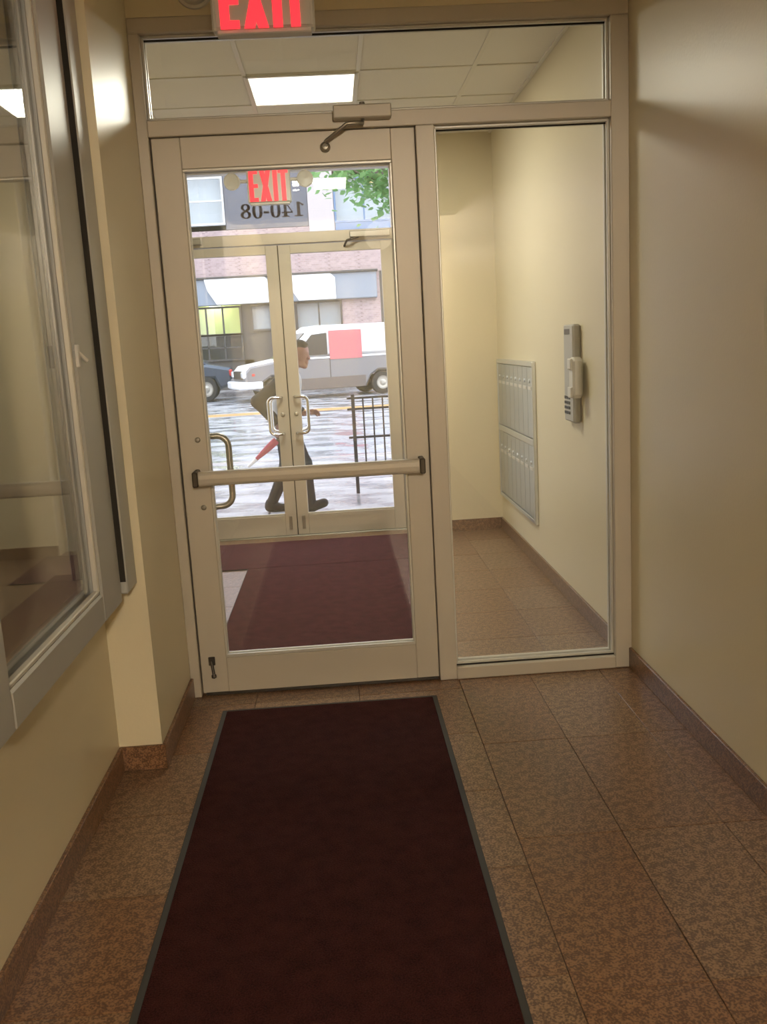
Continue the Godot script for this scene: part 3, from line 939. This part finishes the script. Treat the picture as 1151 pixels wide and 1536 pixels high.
func van() -> void:
	# big white van, nose to the left, parked at the far kerb and turned a little towards us
	var g := -0.27
	var o := thing("van", V(-0.46, g, -26.9), "white and silver van with a pink poster on its side, parked across the street", "van")
	o.rotation.y = deg_to_rad(17)
	# local axes: x to the rear, z towards us
	var lower := PackedVector2Array([Vector2(-2.75, 0.45), Vector2(-2.72, 0.95), Vector2(-2.55, 1.12), Vector2(-1.45, 1.28), Vector2(3.1, 1.30), Vector2(3.1, 0.34), Vector2(2.35, 0.34), Vector2(2.2, 0.62), Vector2(1.95, 0.78), Vector2(1.65, 0.78), Vector2(1.4, 0.62), Vector2(1.25, 0.34), Vector2(-1.2, 0.34), Vector2(-1.35, 0.62), Vector2(-1.6, 0.78), Vector2(-1.9, 0.78), Vector2(-2.15, 0.62), Vector2(-2.3, 0.34)])
	put("lower_body", B.new().prism(lower, 2, -1.0, 1.0, 0.06).mesh(), M.van_silver, o)
	var upper := PackedVector2Array([Vector2(-1.5, 1.27), Vector2(-0.62, 2.12), Vector2(-0.35, 2.28), Vector2(2.9, 2.28), Vector2(3.06, 2.15), Vector2(3.1, 1.27)])
	put("upper_body", B.new().prism(upper, 2, -0.96, 0.96, 0.14).mesh(), M.van_white, o)
	var hood := PackedVector2Array([Vector2(-2.70, 0.98), Vector2(-2.56, 1.13), Vector2(-1.42, 1.31), Vector2(-1.42, 1.20), Vector2(-2.5, 1.0)])
	put("bonnet", B.new().prism(hood, 2, -0.94, 0.94, 0.03).mesh(), M.van_white, o)
	put("sill_skirt", B.new().box(V(-1.18, 0.28, 0.90), V(1.22, 0.66, 1.008), 0.02).mesh(), M.van_skirt, o)
	put("sill_skirt", B.new().box(V(2.4, 0.28, 0.90), V(3.08, 0.66, 1.008), 0.02).mesh(), M.van_skirt, o)
	put("bumper", B.new().prism(PackedVector2Array([Vector2(-2.95, -0.9), Vector2(-3.0, 0.0), Vector2(-2.95, 0.9), Vector2(-2.7, 1.03), Vector2(-2.2, 1.03), Vector2(-2.2, -1.03), Vector2(-2.7, -1.03)]), 1, 0.42, 0.66, 0.04).mesh(), M.van_white, o)
	put("grille", B.new().box(V(-2.79, 0.72, -0.6), V(-2.70, 0.98, 0.6), 0.02).mesh(), M.dark_metal, o)
	for s: float in [-1.0, 1.0]:
		put("headlamp", B.new().box(V(-2.80, 0.76, s * 0.78 - 0.16), V(-2.62, 0.98, s * 0.78 + 0.19), 0.04).mesh(), M.headlamp, o)
	put("side_window", B.new().prism(PackedVector2Array([Vector2(-1.12, 1.36), Vector2(-0.52, 2.0), Vector2(-0.02, 2.04), Vector2(-0.02, 1.36)]), 2, 0.93, 0.972, 0.01).mesh(), M.car_glass, o)
	put("windscreen", B.new().prism(PackedVector2Array([Vector2(-1.49, 1.31), Vector2(-0.72, 2.07), Vector2(-0.68, 2.04), Vector2(-1.43, 1.30)]), 2, -0.8, 0.8, 0.005).mesh(), M.car_glass, o)
	put("belt_trim", B.new().box(V(-1.2, 1.24, 0.985), V(3.05, 1.30, 1.012), 0.008).mesh(), M.headlamp, o)
	put("door_seam", B.new().box(V(0.02, 0.5, 0.985), V(0.04, 1.24, 1.003)).mesh(), M.gasket, o)
	put("poster", B.new().box(V(0.03, 1.20, 1.013), V(1.12, 2.10, 1.022), 0.003).mesh(), M.poster_pink, o)
	put("mirror", B.new().box(V(-1.15, 1.36, 0.98), V(-1.0, 1.6, 1.2), 0.04).mesh(), M.dark_metal, o)
	put("lamp_marker", B.new().box(V(-2.52, 0.82, 0.96), V(-2.42, 0.90, 1.01), 0.01).mesh(), M.tail_red, o)
	for x: float in [-1.75, 1.8]:
		for z: float in [-0.86, 0.86]:
			vehicle_wheel(o, x, z, 0.37, signf(z))

func sedan() -> void:
	var o := thing("car", V(-5.95, -0.27, -28.2), "dark blue parked car left of the van across the street", "car")
	o.rotation.y = deg_to_rad(4)
	o.scale = V(1.1, 1.32, 1.1)
	var body := PackedVector2Array([Vector2(-2.2, 0.35), Vector2(-2.2, 0.75), Vector2(-1.3, 0.92), Vector2(1.5, 0.94), Vector2(2.2, 0.82), Vector2(2.25, 0.4), Vector2(1.85, 0.3), Vector2(1.7, 0.58), Vector2(1.2, 0.58), Vector2(1.05, 0.3), Vector2(-1.05, 0.3), Vector2(-1.2, 0.58), Vector2(-1.7, 0.58), Vector2(-1.85, 0.3)])
	put("body", B.new().prism(body, 2, -0.87, 0.87, 0.07).mesh(), M.car_blue, o)
	put("cabin", B.new().prism(PackedVector2Array([Vector2(-1.3, 0.9), Vector2(-0.6, 1.4), Vector2(0.75, 1.43), Vector2(1.55, 0.92)]), 2, -0.78, 0.78, 0.12).mesh(), M.car_blue, o)
	put("side_window", B.new().prism(PackedVector2Array([Vector2(-1.0, 0.97), Vector2(-0.5, 1.31), Vector2(0.1, 1.34), Vector2(0.1, 0.97)]), 2, 0.74, 0.785, 0.004).mesh(), M.headlamp, o)
	put("side_window", B.new().prism(PackedVector2Array([Vector2(0.18, 0.97), Vector2(0.18, 1.34), Vector2(0.65, 1.33), Vector2(1.2, 0.97)]), 2, 0.74, 0.785, 0.004).mesh(), M.headlamp, o)
	put("tail_lamp", B.new().box(V(2.12, 0.62, 0.6), V(2.25, 0.78, 0.86), 0.02).mesh(), M.tail_red, o)
	put("bumper", B.new().box(V(2.1, 0.36, -0.86), V(2.32, 0.55, 0.86), 0.05).mesh(), M.van_silver, o)
	for x: float in [-1.45, 1.45]:
		for z: float in [-0.76, 0.76]:
			vehicle_wheel(o, x, z, 0.32, signf(z))

func shop_window(parent: Node3D, x0: float, x1: float, y0: float, y1: float, nx: int, ny: int, frame: Material, back: Material, deep: float) -> void:
	# framed opening with mullions, a pane and what stands behind it
	var z := -32.0
	var b := B.new(parent.position)
	var t := 0.07
	b.box(V(x0 - t, y0 - t, z - 0.06), V(x1 + t, y0, z + 0.06))
	b.box(V(x0 - t, y1, z - 0.06), V(x1 + t, y1 + t, z + 0.06))
	b.box(V(x0 - t, y0, z - 0.06), V(x0, y1, z + 0.06))
	b.box(V(x1, y0, z - 0.06), V(x1 + t, y1, z + 0.06))
	for k in range(1, nx):
		var x := lerpf(x0, x1, float(k) / nx)
		b.box(V(x - 0.03, y0, z - 0.04), V(x + 0.03, y1, z + 0.05))
	for k in range(1, ny):
		var y := lerpf(y0, y1, float(k) / ny)
		b.box(V(x0, y - 0.025, z - 0.04), V(x1, y + 0.025, z + 0.05))
	var w := put("window", b.mesh(), frame, parent)
	var pn := B.new(parent.position).box(V(x0, y0, z - 0.012), V(x1, y1, z))
	put("pane", pn.mesh(), M.glass, w)
	if back:   # a blind or a partition wall right behind the glass
		put("blind", B.new(parent.position).box(V(x0 - 0.05, y0 - 0.05, z - deep - 0.05), V(x1 + 0.05, y1 + 0.05, z - deep)).mesh(), back, w)

func shopfront() -> void:
	var z := -32.0
	var o := thing("shop_building", V(-1.5, -0.1, z), "brick shop building across the street with two white sign panels on a blue fascia", "building")
	# brick front with openings left free, built from bands and piers
	var br := B.new(o.position)
	br.box(V(-16, 4.05, z - 0.35), V(14, 5.78, z))                    # band over the fascia
	br.box(V(-16, 7.9, z - 0.35), V(14, 11.5, z))                    # top
	br.box(V(0.42, -0.1, z - 0.35), V(1.9, 4.05, z))                  # pier right of the dark window
	br.box(V(4.6, -0.1, z - 0.35), V(14, 4.05, z))
	br.box(V(2.6, 5.78, z - 0.35), V(14, 7.9, z))
	br.box(V(-16, -0.1, z - 0.35), V(-7.6, 4.05, z))
	br.box(V(-16, 5.78, z - 0.35), V(-5.6, 7.9, z))
	put("brick_wall", br.mesh(), M.brick, o)
	put("ground_wall", B.new(o.position).box(V(-7.6, -0.1, z - 0.3), V(-5.35, 4.05, z - 0.02)).box(V(-3.40, -0.1, z - 0.3), V(-3.05, 4.05, z - 0.02)).box(V(-5.35, -0.1, z - 0.3), V(0.42, 1.0, z - 0.02)).box(V(-3.05, 1.0, z - 0.3), V(-2.25, 2.05, z - 0.02)).box(V(-2.25, 1.0, z - 0.3), V(-1.35, 4.05, z - 0.02)).box(V(1.9, -0.1, z - 0.3), V(4.6, 4.05, z - 0.02)).mesh(), M.facade_grey, o)
	put("fascia", B.new(o.position).box(V(-7.4, 3.06, z - 0.02), V(1.78, 4.04, z + 0.25), 0.03).mesh(), M.fascia_blue, o)
	put("cornice", B.new(o.position).box(V(-7.5, 4.02, z - 0.02), V(1.84, 4.10, z + 0.36), 0.02).mesh(), M.facade_grey, o)
	# sign panels, their left ends slanted
	for q in [[-4.66, -2.25], [-1.60, 0.22]]:
		put("sign_panel", B.new(o.position).prism(PackedVector2Array([Vector2(q[0] + 0.42, 3.08), Vector2(q[0] + 0.10, 3.6), Vector2(q[0], 4.03), Vector2(q[1] - 0.18, 4.03), Vector2(q[1], 3.86), Vector2(q[1], 3.08)]), 2, z + 0.25, z + 0.33, 0.01).mesh(), M.sign_white, o)
	shop_window(o, -5.35, -3.47, 2.02, 2.96, 3, 1, M.facade_grey, null, 0.0)
	shop_window(o, -5.35, -3.47, 1.07, 1.93, 3, 2, M.facade_grey, null, 0.0)
	shop_window(o, -2.98, -2.32, 2.12, 2.96, 1, 1, M.facade_grey, M.curtain, 0.2)
	shop_window(o, -1.28, 0.35, 1.07, 2.98, 2, 1, M.window_dark, M.curtain, 0.3)
	# upper storey: white framed window, grey spandrel, pale pier, wide blue-grey windows
	shop_window(o, -5.5, -3.78, 6.05, 7.62, 1, 2, M.white_frame, M.curtain, 0.3)
	put("spandrel", B.new(o.position).box(V(-3.70, 5.78, z - 0.3), V(-0.62, 7.95, z + 0.02), 0.02).mesh(), M.spandrel_grey, o)
	put("pier", B.new(o.position).box(V(-0.62, 5.5, z - 0.3), V(0.34, 8.2, z + 0.06), 0.02).mesh(), M.column_pale, o)
	shop_window(o, 0.42, 2.5, 5.92, 7.4, 2, 1, M.blue_panel, M.curtain, 0.3)
	put("window_apron", B.new(o.position).box(V(0.36, 5.56, z - 0.3), V(2.6, 5.86, z + 0.05), 0.02).mesh(), M.blue_panel, o)
	put("soffit", B.new(o.position).box(V(0.36, 7.46, z - 0.3), V(2.6, 7.9, z + 0.05), 0.02).mesh(), M.dark_metal, o)
	put("wall_lamp", B.new(o.position).lathe(V(1.75, 7.22, z + 0.1), V(0, 1, 0), [[0.0, 0.0], [0.02, 0.26], [0.10, 0.16], [0.12, 0.0]], 16).mesh(), M.amber_lamp, o)
	# rooms behind the windows: back wall, floors, ends; a mezzanine booth with green walls under a tube lamp
	put("room_shell", B.new(o.position).box(V(-16, -0.1, z - 2.7), V(14, 11.5, z - 2.5)).box(V(-16, 4.06, z - 2.5), V(14, 4.26, z - 0.30)).box(V(-16, 11.3, z - 2.5), V(14, 11.5, z - 0.36)).box(V(-16, -0.1, z - 2.5), V(14, 0.1, z - 0.31)).box(V(-16, 0.1, z - 2.5), V(-15.8, 11.3, z - 0.36)).box(V(13.8, 0.1, z - 2.5), V(14, 11.3, z - 0.36)).mesh(), M.room_wall, o)
	var booth := put("booth", B.new(o.position).box(V(-5.6, 1.96, z - 1.3), V(-3.42, 3.3, z - 1.2)).box(V(-5.6, 1.94, z - 1.2), V(-3.42, 1.99, z - 0.1)).box(V(-5.6, 3.2, z - 1.2), V(-3.42, 3.3, z - 0.31)).box(V(-5.7, 1.94, z - 1.2), V(-5.6, 3.2, z - 0.31)).box(V(-3.42, 1.94, z - 1.2), V(-3.38, 3.2, z - 0.31)).mesh(), M.shop_green_wall, o)
	var tube := put("tube_lamp", B.new().bar(V(-0.22, 0, 0), V(0.22, 0, 0), 0.03, 12).mesh(), M.diffuser, o, V(-4.45, 3.1, z - 0.75) - o.position)
	var l := OmniLight3D.new()
	l.name = "tube_light"
	l.light_energy = 0.8
	l.light_color = Color(1.0, 1.0, 0.92)
	l.light_size = 0.03
	l.omni_range = 20.0
	l.omni_attenuation = 2.0
	l.shadow_enabled = true
	tube.add_child(l)
	booth.set_meta("label", "yellow-green walls lit by a tube lamp")

func tree() -> void:
	rng.seed = 21
	var o := thing("street_tree", V(2.9, -0.27, -13.2), "green street tree whose leafy branch hangs into the top right of the door glass", "tree")
	var t := B.new()
	t.tube(PackedVector3Array([V(0, -0.1, 0), V(0.03, 1.5, 0.02), V(-0.05, 3.2, 0), V(0.05, 4.6, 0.05), V(0, 6.5, 0)]), 0.16, 12, 0.05)
	put("trunk", t.mesh(), M.bark, o)
	var tips := []
	for q in [[3.4, -2.75, 4.72, 0.1], [3.6, -1.7, 4.95, 0.6], [3.8, 1.6, 5.6, -0.5], [4.2, -1.0, 6.4, -0.8], [4.4, 0.9, 6.8, 0.7], [3.9, 0.3, 5.6, 1.5], [3.5, -0.6, 5.0, -1.4], [5.0, 0, 7.2, 0]]:
		var a := V(0, q[0], 0)
		var e := V(q[1], q[2], q[3])
		var b := B.new()
		b.tube(PackedVector3Array([a, a.lerp(e, 0.5) + V(0, 0.12, 0), e]), 0.05, 8, 0.012)
		put("branch", b.mesh(), M.bark, o)
		tips.append([a, e])
	var leaf := B.new()
	for s: float in [-1.0, 1.0]:
		leaf.tri(V(0, 0, 0), V(0.045 * s, 0.006, 0.05), V(0, 0, 0.12), Vector3.UP)
		leaf.tri(V(0, 0, 0), V(0.03 * s, 0.008, 0.015), V(0.045 * s, 0.006, 0.05), Vector3.UP)
	var mm := MultiMesh.new()
	mm.transform_format = MultiMesh.TRANSFORM_3D
	mm.mesh = leaf.mesh()
	var n := 5200
	mm.instance_count = n
	for i in n:
		var q = tips[rng.randi() % tips.size()]
		var p: Vector3 = (q[0] as Vector3).lerp(q[1], rng.randf_range(0.55, 1.08)) + V(rng.randfn(0, 0.26), rng.randfn(0, 0.22), rng.randfn(0, 0.3))
		var bs := Basis.from_euler(V(rng.randf_range(-0.9, 0.9), rng.randf_range(0, TAU), rng.randf_range(-0.9, 0.9))).scaled(Vector3.ONE * rng.randf_range(0.8, 1.5))
		mm.set_instance_transform(i, Transform3D(bs, p))
	var lv := MultiMeshInstance3D.new()
	lv.name = "foliage"
	lv.multimesh = mm
	lv.material_override = M.leaf
	lv.set_meta("kind", "stuff")
	o.add_child(lv, true)

# ---- figures: a field of tapered capsules joined by a smooth minimum, meshed as surface nets
func nets(out: B, bones: Array, cell: float, k: float, clips: Array = []) -> void:
	var lo := Vector3.INF
	var hi := -Vector3.INF
	for b in bones:
		for e in 2:
			var r: Vector3 = V(1, 1, 1) * (float(b[2 + e]) + cell * 3.0)
			lo = lo.min(b[e] - r)
			hi = hi.max(b[e] + r)
	var nx := int((hi.x - lo.x) / cell) + 2
	var ny := int((hi.y - lo.y) / cell) + 2
	var nz := int((hi.z - lo.z) / cell) + 2
	var f := PackedFloat32Array()
	f.resize(nx * ny * nz)
	f.fill(1.0)
	for b in bones:
		var a: Vector3 = b[0]
		var c: Vector3 = b[1]
		var ra: float = b[2]
		var rb: float = b[3]
		var cut: bool = b.size() > 4 and b[4]
		var m := maxf(ra, rb) + k + cell * 2.0
		var l: Vector3 = ((a.min(c) - V(m, m, m) - lo) / cell).floor()
		var h: Vector3 = ((a.max(c) + V(m, m, m) - lo) / cell).ceil()
		var ac := c - a
		var inv := 1.0 / maxf(ac.length_squared(), 1e-9)
		for z in range(maxi(0, int(l.z)), mini(nz, int(h.z) + 1)):
			for y in range(maxi(0, int(l.y)), mini(ny, int(h.y) + 1)):
				var row := (z * ny + y) * nx
				for x in range(maxi(0, int(l.x)), mini(nx, int(h.x) + 1)):
					var p := lo + V(x, y, z) * cell
					var t := clampf((p - a).dot(ac) * inv, 0.0, 1.0)
					var d := (p - a - ac * t).length() - lerpf(ra, rb, t)
					var o := f[row + x]
					if cut:
						f[row + x] = maxf(o, -d)
					else:
						var hh := maxf(k - absf(o - d), 0.0) / k
						f[row + x] = minf(o, d) - hh * hh * k * 0.25
	for q in clips:   # planes: keep the side where n.p < d
		var pn: Vector3 = q[0]
		for z in nz:
			for y in ny:
				for x in nx:
					var i := (z * ny + y) * nx + x
					f[i] = maxf(f[i], pn.dot(lo + V(x, y, z) * cell) - q[1])
	var at := {}
	var pts := PackedVector3Array()
	var nrm := PackedVector3Array()
	var step := [1, nx, nx * ny]
	for z in nz - 1:
		for y in ny - 1:
			for x in nx - 1:
				var i := (z * ny + y) * nx + x
				var inside := 0
				for q in 8:
					if f[i + (q & 1) + (q >> 1 & 1) * nx + (q >> 2) * nx * ny] < 0.0:
						inside += 1
				if inside == 0 or inside == 8:
					continue
				var sum := Vector3.ZERO
				var cnt := 0
				for ax in 3:
					for q in 4:
						var o := Vector3i.ZERO
						o[(ax + 1) % 3] = q & 1
						o[(ax + 2) % 3] = q >> 1
						var j: int = i + o.x + o.y * nx + o.z * nx * ny
						var a := f[j]
						var b := f[j + step[ax]]
						if (a < 0.0) != (b < 0.0):
							var p := Vector3(o)
							p[ax] += a / (a - b)
							sum += p
							cnt += 1
				at[i] = pts.size()
				pts.append(lo + (V(x, y, z) + sum / cnt) * cell)
				var g := Vector3(f[i + 1] - f[i] + f[i + 1 + nx + nx * ny] - f[i + nx + nx * ny], f[i + nx] - f[i] + f[i + 1 + nx + nx * ny] - f[i + 1 + nx * ny], f[i + nx * ny] - f[i] + f[i + 1 + nx + nx * ny] - f[i + 1 + nx])
				nrm.append(g.normalized())
	for i: int in at.keys():
		for ax in 3:
			var a := f[i]
			var b := f[i + step[ax]]
			if (a < 0.0) == (b < 0.0):
				continue
			var s1: int = step[(ax + 1) % 3]
			var s2: int = step[(ax + 2) % 3]
			if not (at.has(i - s1) and at.has(i - s2) and at.has(i - s1 - s2)):
				continue
			var q := [at[i], at[i - s1], at[i - s1 - s2], at[i - s2]]
			out.smooth(pts[q[0]], pts[q[1]], pts[q[2]], nrm[q[0]], nrm[q[1]], nrm[q[2]])
			out.smooth(pts[q[0]], pts[q[2]], pts[q[3]], nrm[q[0]], nrm[q[2]], nrm[q[3]])

func grown(bones: Array, by: float) -> Array:
	var r := []
	for b in bones:
		r.append([b[0], b[1], b[2] + by, b[3] + by])
	return r

func hand_bones(w: Vector3, dir: Vector3, palm: Vector3, thumb: Vector3, curl: float) -> Array:
	# wrist, direction of the fingers, direction the palm faces, side of the thumb
	var r := []
	dir = dir.normalized()
	palm = palm.normalized()
	thumb = thumb.normalized()
	var m := w + dir * 0.085
	for k in 4:
		var off := thumb * (0.030 - 0.020 * k)
		r.append([w + off * 0.6 + dir * 0.012, m + off, 0.015, 0.012])
		var ln: float = [0.040, 0.045, 0.041, 0.032][k]
		var a := m + off
		var d := dir
		for j in 3:
			d = (d * cos(curl) + palm * sin(curl)).normalized() if j else (dir * cos(curl * 0.7) + palm * sin(curl * 0.7)).normalized()
			var e: Vector3 = a + d * ln * float([1.0, 0.7, 0.55][j])
			r.append([a, e, 0.0095 - j * 0.0008, 0.0088 - j * 0.0008])
			a = e
			var old := d
			palm = (palm - old * palm.dot(old)).normalized()
		palm = (palm - dir * palm.dot(dir)).normalized()
	var t0 := w + dir * 0.022 + thumb * 0.026
	var t1 := t0 + (dir * 0.6 + thumb * 0.55 + palm * 0.45).normalized() * 0.042
	var t2 := t1 + (dir * 0.7 + palm * 0.8).normalized() * 0.030
	r.append([t0, t1, 0.013, 0.010])
	r.append([t1, t2, 0.010, 0.008])
	return r

func passer_by() -> void:
	# facing +x, mid-stride; local origin on the pavement below the hips
	var o := thing("person", V(-0.455, STREET, -4.95), "person in dark trousers and pale top striding right past the street doors", "person")
	var hip := V(-0.03, 0.83, 0)
	var neck := V(0.05, 1.30, 0)
	var hc := V(0.115, 1.455, 0)                   # centre of the head
	var sR := V(0.0, 1.245, 0.165)
	var sL := V(0.05, 1.245, -0.165)
	var eR := V(-0.255, 1.06, 0.225)
	var wR := V(-0.085, 0.845, 0.20)
	var eL := V(0.02, 0.98, -0.23)
	var wL := V(0.13, 0.90, -0.20)
	var torso := [[hip + V(0, 0.0, 0.06), hip + V(0, 0, -0.06), 0.115, 0.115], [hip + V(0.0, 0.05, 0), V(0.0, 1.02, 0), 0.125, 0.115], [V(0.0, 1.02, 0.05), V(0.02, 1.19, 0.085), 0.10, 0.095], [V(0.0, 1.02, -0.05), V(0.03, 1.19, -0.085), 0.10, 0.095], [sR, sL, 0.062, 0.062]]
	var armR := [[sR, eR, 0.052, 0.040], [eR, wR, 0.040, 0.026]]
	var armL := [[sL, eL, 0.052, 0.040], [eL, wL, 0.040, 0.026]]
	var kF := V(0.115, 0.46, 0.08)
	var aF := V(0.155, 0.085, 0.09)
	var kB := V(-0.045, 0.44, -0.08)
	var aB := V(-0.215, 0.095, -0.09)
	var legs := [[hip + V(0.01, -0.02, 0.085), kF, 0.088, 0.056], [kF, aF, 0.054, 0.036], [hip + V(-0.01, -0.02, -0.085), kB, 0.088, 0.056], [kB, aB, 0.054, 0.036]]
	var feet := [[aF + V(-0.035, -0.045, 0), aF + V(0.12, 0.0, 0.005), 0.036, 0.030], [aB + V(-0.03, -0.05, 0), aB + V(0.12, -0.068, -0.005), 0.034, 0.027]]
	var body := B.new()
	nets(body, torso + armR + armL + legs + feet + [[neck + V(-0.01, -0.05, 0), hc + V(-0.03, -0.08, 0), 0.055, 0.052]], 0.013, 0.05)
	# head: cranium, face, jaw, nose, lips, ears, eye sockets
	var tilt := Basis(V(0, 0, 1), -0.10)
	var H := func(x: float, y: float, z: float) -> Vector3:
		return hc + tilt * V(x, y, z)
	var head := [[H.call(-0.025, 0.03, 0.012), H.call(0.03, 0.035, 0.012), 0.078, 0.074], [H.call(-0.025, 0.03, -0.012), H.call(0.03, 0.035, -0.012), 0.078, 0.074],
		[H.call(0.035, -0.02, 0), H.call(0.04, -0.055, 0), 0.062, 0.05], [H.call(0.02, -0.08, 0.03), H.call(0.075, -0.098, 0.0), 0.026, 0.024], [H.call(0.02, -0.08, -0.03), H.call(0.075, -0.098, 0.0), 0.026, 0.024],
		[H.call(-0.02, -0.06, 0), H.call(-0.03, -0.14, 0), 0.052, 0.052],
		[H.call(0.097, 0.005, 0), H.call(0.115, -0.028, 0), 0.010, 0.013], [H.call(0.105, -0.03, 0.011), H.call(0.105, -0.03, -0.011), 0.009, 0.009],
		[H.call(0.098, -0.060, 0.016), H.call(0.098, -0.060, -0.016), 0.009, 0.009], [H.call(0.096, -0.071, 0.014), H.call(0.096, -0.071, -0.014), 0.009, 0.009],
		[H.call(0.088, 0.022, 0.035), H.call(0.092, 0.026, 0.012), 0.012, 0.012], [H.call(0.088, 0.022, -0.035), H.call(0.092, 0.026, -0.012), 0.012, 0.012]]
	for s: float in [-1.0, 1.0]:
		head.append([H.call(-0.008, 0.018, s * 0.086), H.call(-0.002, -0.028, s * 0.080), 0.012, 0.008])
	nets(body, head, 0.0055, 0.02)
	for s: float in [-1.0, 1.0]:
		nets(body, [[H.call(0.090, 0.006, s * 0.033), H.call(0.091, 0.006, s * 0.031), 0.0125, 0.0125]], 0.004, 0.004)
	nets(body, hand_bones(wR, V(0.25, -0.9, 0.1), V(0.55, 0.1, -0.75), V(0.8, 0.3, 0.5), 1.15), 0.0042, 0.006)
	nets(body, hand_bones(wL, V(0.95, 0.15, 0.15), V(0.1, -0.75, 0.6), V(0.15, 0.55, 0.8), 0.45), 0.0042, 0.006)
	put("body", body.mesh(), M.skin, o)
	# hair: a cap over the crown and the back of the head
	var hair := B.new()
	nets(hair, [[H.call(-0.035, 0.045, 0), H.call(0.03, 0.058, 0), 0.090, 0.078], [H.call(-0.055, 0.02, 0), H.call(-0.06, -0.05, 0), 0.072, 0.05], [H.call(0.04, 0.085, 0.03), H.call(0.082, 0.065, 0.0), 0.03, 0.022], [H.call(0.04, 0.085, -0.03), H.call(0.082, 0.065, 0.0), 0.03, 0.022]], 0.006, 0.03, [[V(0.62, -0.78, 0), 0.62 * (hc.x + 0.045) - 0.78 * (hc.y + 0.02)]])
	put("hair", hair.mesh(), M.hair, o)
	var top := B.new()
	nets(top, grown(torso, 0.016) + [[hip + V(0, -0.02, 0.05), hip + V(0, -0.08, -0.05), 0.13, 0.13], [neck + V(-0.02, -0.05, 0), neck + V(-0.005, -0.005, 0), 0.07, 0.066]], 0.013, 0.05, [[V(0, -1, 0), -0.72], [V(0.2, 1, 0), 1.335]])
	put("pale_top", top.mesh(), M.jacket_light, o)
	for q in [[armR, wR, eR], [armL, wL, eL]]:
		var sl := B.new()
		var g := grown(q[0], 0.015)
		g[1][3] += 0.008
		var end: Vector3 = (q[1] - q[2]).normalized()
		nets(sl, g, 0.011, 0.03, [[end, end.dot(q[1]) - 0.012]])
		put("sleeve", sl.mesh(), M.sleeve_dark, o)
	var tr := B.new()
	nets(tr, grown(legs, 0.014) + [[hip + V(0, 0, 0.05), hip + V(0, 0, -0.05), 0.122, 0.122]], 0.012, 0.04, [[V(0, 1, 0), 0.88], [V(0, -1, 0), -0.075]])
	put("trousers", tr.mesh(), M.trousers, o)
	for q in feet:
		var sh := B.new()
		nets(sh, grown([q], 0.012) + [[q[0] + V(0.01, 0.04, 0), q[0] + V(0.04, 0.02, 0), 0.045, 0.042]], 0.008, 0.03, [[V(0, -1, 0), 0.0]])
		put("shoe", sh.mesh(), M.shoe, o)
	# closed umbrella in the trailing hand, its tip pointing back and down
	var u := thing("umbrella", V(-0.455, STREET, -4.95), "closed red umbrella with a white tip in the passer-by's trailing hand", "umbrella")
	var grip := V(-0.047, 0.757, 0.193)
	var tip := V(-0.39, 0.475, 0.225)
	var ax := (tip - grip).normalized()
	var ln := grip.distance_to(tip)
	put("handle", B.new().bar(grip - ax * 0.05, grip + ax * 0.09, 0.008, 12).mesh(), M.dark_metal, u)
	put("canopy", B.new().lathe(grip, ax, [[0.085, 0.0], [0.085, 0.030], [0.10, 0.036], [0.2, 0.032], [ln - 0.10, 0.016], [ln - 0.10, 0.0]], 48, 8, 0.28).mesh(), M.umbrella_red, u)
	put("tip", B.new().lathe(grip, ax, [[ln - 0.11, 0.0], [ln - 0.11, 0.020], [ln - 0.01, 0.013], [ln, 0.0]], 12).mesh(), M.sign_white, u)
